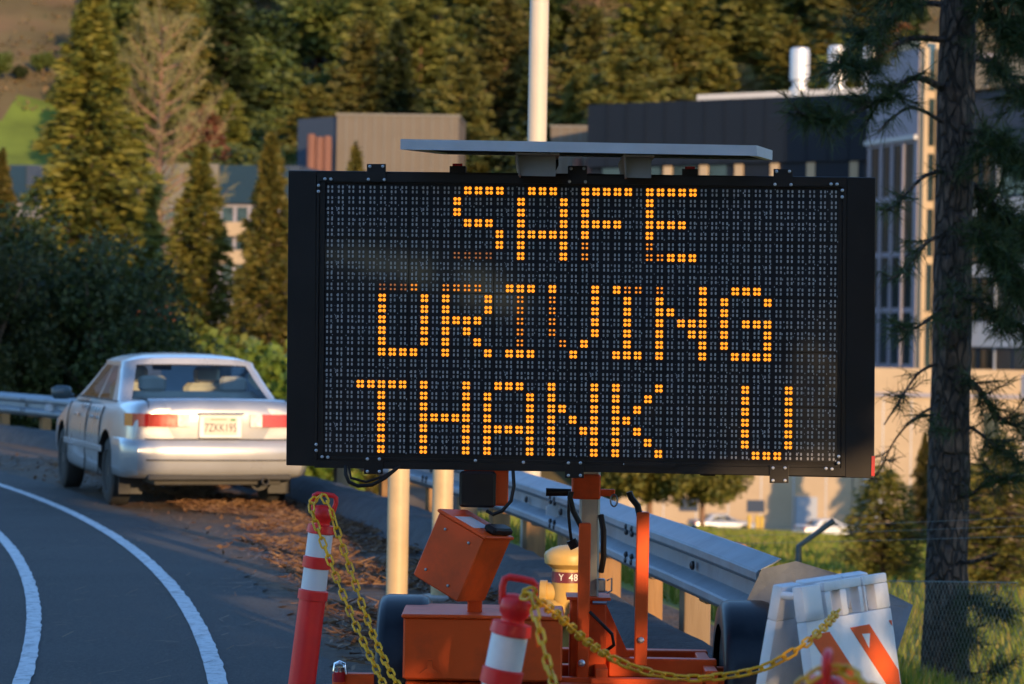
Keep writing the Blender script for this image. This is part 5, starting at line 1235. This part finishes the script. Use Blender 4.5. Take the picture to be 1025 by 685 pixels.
# grass blades on the near lawn
m = MB()
for k in range(62000):
    y = 13 + 160 * rnd.random() ** 1.5; x = rnd.uniform(-.02, .23) * y; d_ = rad(x, y) - 75.9
    if d_ < 0: continue
    z = terrain_h(x, y); th_ = rnd.uniform(0, 6.28); h = rnd.uniform(.05, .16) * (1 + y / 75); w_ = .006 + y * .0007; s_ = Vector((math.cos(th_), math.sin(th_), 0)) * w_; q = Vector((x, y, z - .02)); m.poly([q - s_, q + s_, q + Vector((rnd.gauss(0, .04), rnd.gauss(0, .04), h))])
F_grass = foliage('grass blades', [(.12, .165, .018), (.185, .205, .026), (.27, .20, .055)], trans=.35)
o = m.build('grass', F_grass, fix=False); tag(o, 'short grass on the slope beyond the fence', 'grass', kind='stuff')

def crack(m):
    nt = m.node_tree; b = nt.nodes['Principled BSDF']; N = nt.nodes.new; L = nt.links.new
    tc = N('ShaderNodeTexCoord'); mp = N('ShaderNodeMapping'); mp.inputs['Scale'].default_value = (1, 1, .38); L(tc.outputs['Object'], mp.inputs[0])
    ns = N('ShaderNodeTexNoise'); ns.inputs['Scale'].default_value = 9; L(mp.outputs[0], ns.inputs['Vector'])
    ad = N('ShaderNodeMix'); ad.data_type = 'VECTOR'; ad.inputs['Factor'].default_value = .10; L(mp.outputs[0], ad.inputs['A']); L(ns.outputs['Color'], ad.inputs['B'])
    vo = N('ShaderNodeTexVoronoi'); vo.feature = 'DISTANCE_TO_EDGE'; vo.inputs['Scale'].default_value = 17; L(ad.outputs['Result'], vo.inputs['Vector'])
    mr = N('ShaderNodeMapRange'); mr.inputs['From Max'].default_value = .16; L(vo.outputs['Distance'], mr.inputs['Value'])
    old = b.inputs['Base Color'].links[0].from_socket; mx = N('ShaderNodeMix'); mx.data_type = 'RGBA'; L(mr.outputs[0], mx.inputs['Factor']); mx.inputs['A'].default_value = (.03, .021, .017, 1); L(old, mx.inputs['B']); L(mx.outputs['Result'], b.inputs['Base Color'])
    bp = N('ShaderNodeBump'); bp.inputs['Distance'].default_value = .05; L(mr.outputs[0], bp.inputs['Height']); L(b.inputs['Normal'].links[0].from_socket, bp.inputs['Normal']); L(bp.outputs[0], b.inputs['Normal'])
crack(M_barkp)
# ------------------------------------------------------------------ the big pine at the right
rnd = random.Random(77); YP = 19.6
tb = P(944.5, 690, YP); tt_ = P(958, 0, YP); base = Vector((tb.x, YP, terrain_h(tb.x, YP)))
pine = thing('pine_tree', 'large shaded pine with a bare rough trunk and long-needled boughs at the right edge', 'tree', base)
axis = (tt_ - tb).normalized()
def trunk_at(z): return tb + axis * ((z - tb.z) / axis.z)
m = MB(); rings = []; nseg = 28
zs = [base.z - .4 + .09 * k for k in range(115)]
for z in zs:
    c = trunk_at(z); r0 = .168 - .010 * (z - base.z) / 2.0 + .05 * math.exp(-(z - base.z) * 3.0); rings.append(m.pts([(c.x + math.cos(2 * math.pi * k / nseg) * r_, c.y + math.sin(2 * math.pi * k / nseg) * r_, z) for k in range(nseg) for r_ in [r0 * (1 + .075 * (vnoise(k * .9 + 7, z * 3.3) - .5) * 2 + .05 * (vnoise(k * 2.1, z * 9) - .5) * 2)]]))
for a, b in zip(rings, rings[1:]):
    for i in range(nseg): j = (i + 1) % nseg; m.face((a[i], a[j], b[j], b[i]))
trunk = m.build('trunk', M_barkp, pine, smooth=True)
nd, br = MB(), MB()
def tuft(c, d, n=46, L_=.17):
    d = d.normalized()
    for _ in range(n):
        v = (d * rnd.uniform(.35, 1.0) + Vector((rnd.gauss(0, .55), rnd.gauss(0, .55), rnd.gauss(0, .55)))).normalized(); o_ = c - d * rnd.uniform(0, .24); s_ = v.cross(Vector((rnd.gauss(0, 1), rnd.gauss(0, 1), rnd.gauss(0, 1)))).normalized() * .0034; l = L_ * .85 * rnd.uniform(.7, 1.15)
        e = o_ + v * l + Vector((0, 0, -.02)); k = len(nd.v); nd.v += [o_ - s_, o_ + s_, e + s_ * .5, e - s_ * .5]; nd.f.append((k, k + 1, k + 2, k + 3)); nd.m.append(0)
def bough(pix, ntuft, spread=.28, r0=.028, tn=46, tl=.17, from_s=.25):
    """pix: (px, py, depth offset) along the bough"""
    pts = catmull([P(px, py, YP + dy) for px, py, dy in pix], 6); n = len(pts)
    br.tube(pts, [r0 * (1 - .8 * k / (n - 1)) + .003 for k in range(n)], 6)
    for k in range(int(ntuft * (1.7 if pix[-1][1] < 125 and pix[-1][0] < 960 else 2.7 if pix[-1][1] < 310 and pix[-1][0] > 960 else 1.2 if pix[-1][0] > 960 else .7))):
        s_ = from_s + (1 - from_s) * rnd.random() ** .8; i = min(n - 2, int(s_ * (n - 1))); q = pts[i]; d = (pts[i + 1] - pts[i]).normalized()
        dv = (d * .7 + Vector((rnd.gauss(0, .7), rnd.gauss(0, .7), rnd.gauss(.12, .55)))).normalized(); l = spread * rnd.uniform(.3, 1.3); e = q + dv * l
        br.tube([q, q.lerp(e, .5) + Vector((0, 0, -.015)), e], [.007, .005, .003], 4, caps=False); tuft(e, dv, tn, tl)
bough([(950, 92, 0), (915, 78, -.3), (880, 100, -.6), (835, 118, -.8), (795, 112, -1)], 26, .24)
bough([(950, 40, 0), (905, 40, -.3), (865, 66, -.6), (840, 62, -.9)], 22, .24)
bough([(952, 5, 0), (915, 5, .2), (880, 30, .5), (862, 42, .7)], 24, .28)
bough([(955, -40, 0), (915, -30, -.5), (885, -5, -.9)], 22, .3)
bough([(953, 128, 0), (915, 108, -.3), (892, 118, -.5), (878, 132, -.6)], 4, .2, .016, 30)
bough([(952, 170, 0), (925, 176, -.2), (900, 200, -.4), (884, 212, -.5)], 9, .22, .018, 38)
bough([(951, 230, 0), (925, 244, -.3), (905, 270, -.4), (888, 280, -.5)], 10, .2, .016, 38)
bough([(949, 300, 0), (930, 318, -.4), (910, 330, -.6), (893, 322, -.7)], 10, .2, .014, 40)
bough([(948, 360, 0), (920, 372, -.2), (900, 400, -.4), (884, 425, -.4)], 9, .2, .012, 26)
bough([(946, 400, 0), (915, 418, .3), (895, 440, .4), (880, 470, .4)], 6, .18, .010, 26)
bough([(958, 20, 0), (985, 15, -.3), (1015, 35, -.6), (1045, 40, -.8)], 34, .3)
bough([(957, 60, 0), (990, 62, .3), (1020, 90, .6), (1050, 110, .8)], 26, .28)
bough([(957, -30, 0), (990, -25, -.3), (1030, 0, -.6)], 26, .3)
bough([(955, 130, 0), (985, 135, -.3), (1015, 160, -.5), (1045, 180, -.6)], 34, .3)
bough([(954, 175, 0), (980, 190, .2), (1005, 222, .4), (1035, 240, .6)], 34, .28)
bough([(953, 210, 0), (980, 235, -.4), (1000, 262, -.6), (1020, 290, -.7)], 30, .26)
bough([(952, 300, 0), (975, 300, -.2), (1000, 318, -.4), (1030, 330, -.4)], 22, .24)
bough([(950, 372, 0), (975, 385, -.2), (1000, 418, -.3), (1030, 430, -.3)], 16, .24)
bough([(950, 420, 0), (975, 430, .2), (1000, 450, .3), (1030, 470, .3)], 14, .24, .016)
bough([(948, 500, 0), (970, 495, -.2), (990, 480, -.3), (1020, 476, -.3)], 10, .22, .014)
bough([(947, 563, 0), (970, 562, -.2), (985, 558, -.3), (997, 553, -.35)], 0, .2, .022)
bough([(947, 585, 0), (968, 596, -.2), (990, 610, -.4), (1008, 612, -.5)], 15, .18, .014)
bough([(946, 625, 0), (965, 635, -.2), (980, 645, -.3)], 7, .16, .010)
bough([(946, 660, 0), (965, 672, -.3), (985, 672, -.5), (1003, 668, -.5)], 7, .16, .010)
bough([(948, 300, 0), (955, 290, -.5), (950, 330, -.7)], 8, .2, .010)
bough([(950, 420, 0), (935, 415, -.5), (940, 440, -.7)], 5, .2, .008)
br.build('bough', M_barkp, pine, smooth=True, fix=False); nd.build('needles', F_pine, pine, fix=False)

# ------------------------------------------------------------------ roadside trees behind the camera that shade the foreground
SH = Vector((math.sin(R(SUN_AZ)), -math.cos(R(SUN_AZ)), 0)); SP = Vector((math.cos(R(SUN_AZ)), math.sin(R(SUN_AZ)), 0)); B0 = Vector((0, 10, 0)) + SH * 15
SV = SP.cross(SUN_DIR).normalized()
if SV.z < 0: SV = -SV
GAPS = []      # gaps cut in the crowns for sun patches: target point, half width, half height
def gap(p, hw, hh): GAPS.append((Vector(p), SUN_DIR, SP, SV, hw, hh))
cr = car.matrix_basis @ Vector((0.06, -2.35, .70)) if False else Vector((ctr.x, ctr.y, 0)) - fwd * 2.36 + Vector((.0, 0, .70)) + Vector((fwd.y, -fwd.x, 0)) * .10
gap(cr + Vector((0, 0, -.02)), .82, .38)
gap(Vector((.26, 11.9, .40)), .19, .2); gap(Vector((.88, 14.0, .17)), .75, .45)
gap(Vector((-.60, 14.75, .5)), .27, .58)
gap(P(640, 560, 9.85), .13, .12)
gap((pc.x, pc.y, 3.6), .5, 1.4)
for (px, py) in ((150, 488), (180, 494), (215, 499), (175, 505), (245, 508), (205, 512), (285, 503), (240, 519), (270, 527), (300, 540), (318, 560), (345, 575), (300, 516), (330, 530), (120, 484), (20, 462), (60, 470), (350, 540), (365, 600)):
    gap(G(px, py), rnd.uniform(.6, 1.2), rnd.uniform(.15, .21))
for px, py in ((190, 620), (150, 600), (230, 640), (260, 610)): gap(G(px, py), .4, .02)
gap(Vector((4.0, 24.5, -1.45)), .8, .5); gap(Vector((5.0, 26.5, -1.7)), .9, .5); gap(P(1012, 60, 19.2), .16, .16); gap(P(888, 62, 19.2), .14, .14)
def sky_gap(px, py, hw, hh):
    # gap cut in the crowns so the sign face mirrors a sky streak
    p = PS(px, py); d = (p - EYE).normalized(); d = d - 2 * d.dot(SN) * SN; x_ = d.cross(Vector((0, 0, 1))).normalized(); GAPS.append((p, d, x_, x_.cross(d), hw, hh))
for q in ((350, 254, .4, .12), (390, 264, .4, .15), (430, 275, .4, .19), (470, 287, .4, .24), (505, 300, .3, .18)): sky_gap(*q)
def in_gap(c):
    for p, D_, X_, Y_, hw, hh in GAPS:
        d = c - p; s_ = d.dot(D_)
        if s_ < 3: continue
        x = d.dot(X_) / hw; y_ = d.dot(Y_) / hh
        if x * x * x * x + y_ * y_ * y_ * y_ < 1: return True
    return False
rnd = random.Random(99); k = 0
t_ = -17.5
while t_ < 9.9:
    off = rnd.uniform(-1.6, 1.6); c0 = B0 + SP * t_ + SH * off; gz = terrain_h(c0.x, c0.y); top = (rnd.uniform(8, 9) if t_ > 12.5 else rnd.uniform(13, 14.5) if t_ > 4.2 else rnd.uniform(10.0, 12.0)) if t_ > -8 else rnd.uniform(6.5, 9); rx_ = 2.7
    m, tr = MB(), MB()
    tr.tube([(c0.x, c0.y, gz - .5), (c0.x + .1, c0.y, gz + 2.3), (c0.x, c0.y, gz + 3.6)], [.22, .17, .03], 10)
    n = int((24000 if t_ < -7 else 20000) * (top - gz) / 12); z_lo, z_hi = (0, 20) if t_ < -7 else (3.4, 20)
    for _ in range(n):
        v = Vector((rnd.gauss(0, 1), rnd.gauss(0, 1), rnd.gauss(0, 1))).normalized() * rnd.random() ** .40
        c = Vector((c0.x + v.x * rx_, c0.y + v.y * rx_, (gz + .2 + top) / 2 + v.z * (top - gz) / 2))
        if c.z < gz + .1 or (not z_lo < c.z < z_hi and rnd.random() > .42) or in_gap(c): continue
        card(m, c, Vector((rnd.gauss(0, 1), rnd.gauss(0, 1), rnd.gauss(0, 1))).normalized(), rnd.uniform(.16, .28), rnd.uniform(.12, .2), rnd)
    t = thing('roadside_oak', 'leafy oak in the roadside row behind the camera', 'tree', (c0.x, c0.y, gz), 'roadside oaks behind the camera')
    m.build('crown', F_dark, t, fix=False); tr.build('trunk', M_bark, t, smooth=True); t_ += 2.9; k += 1
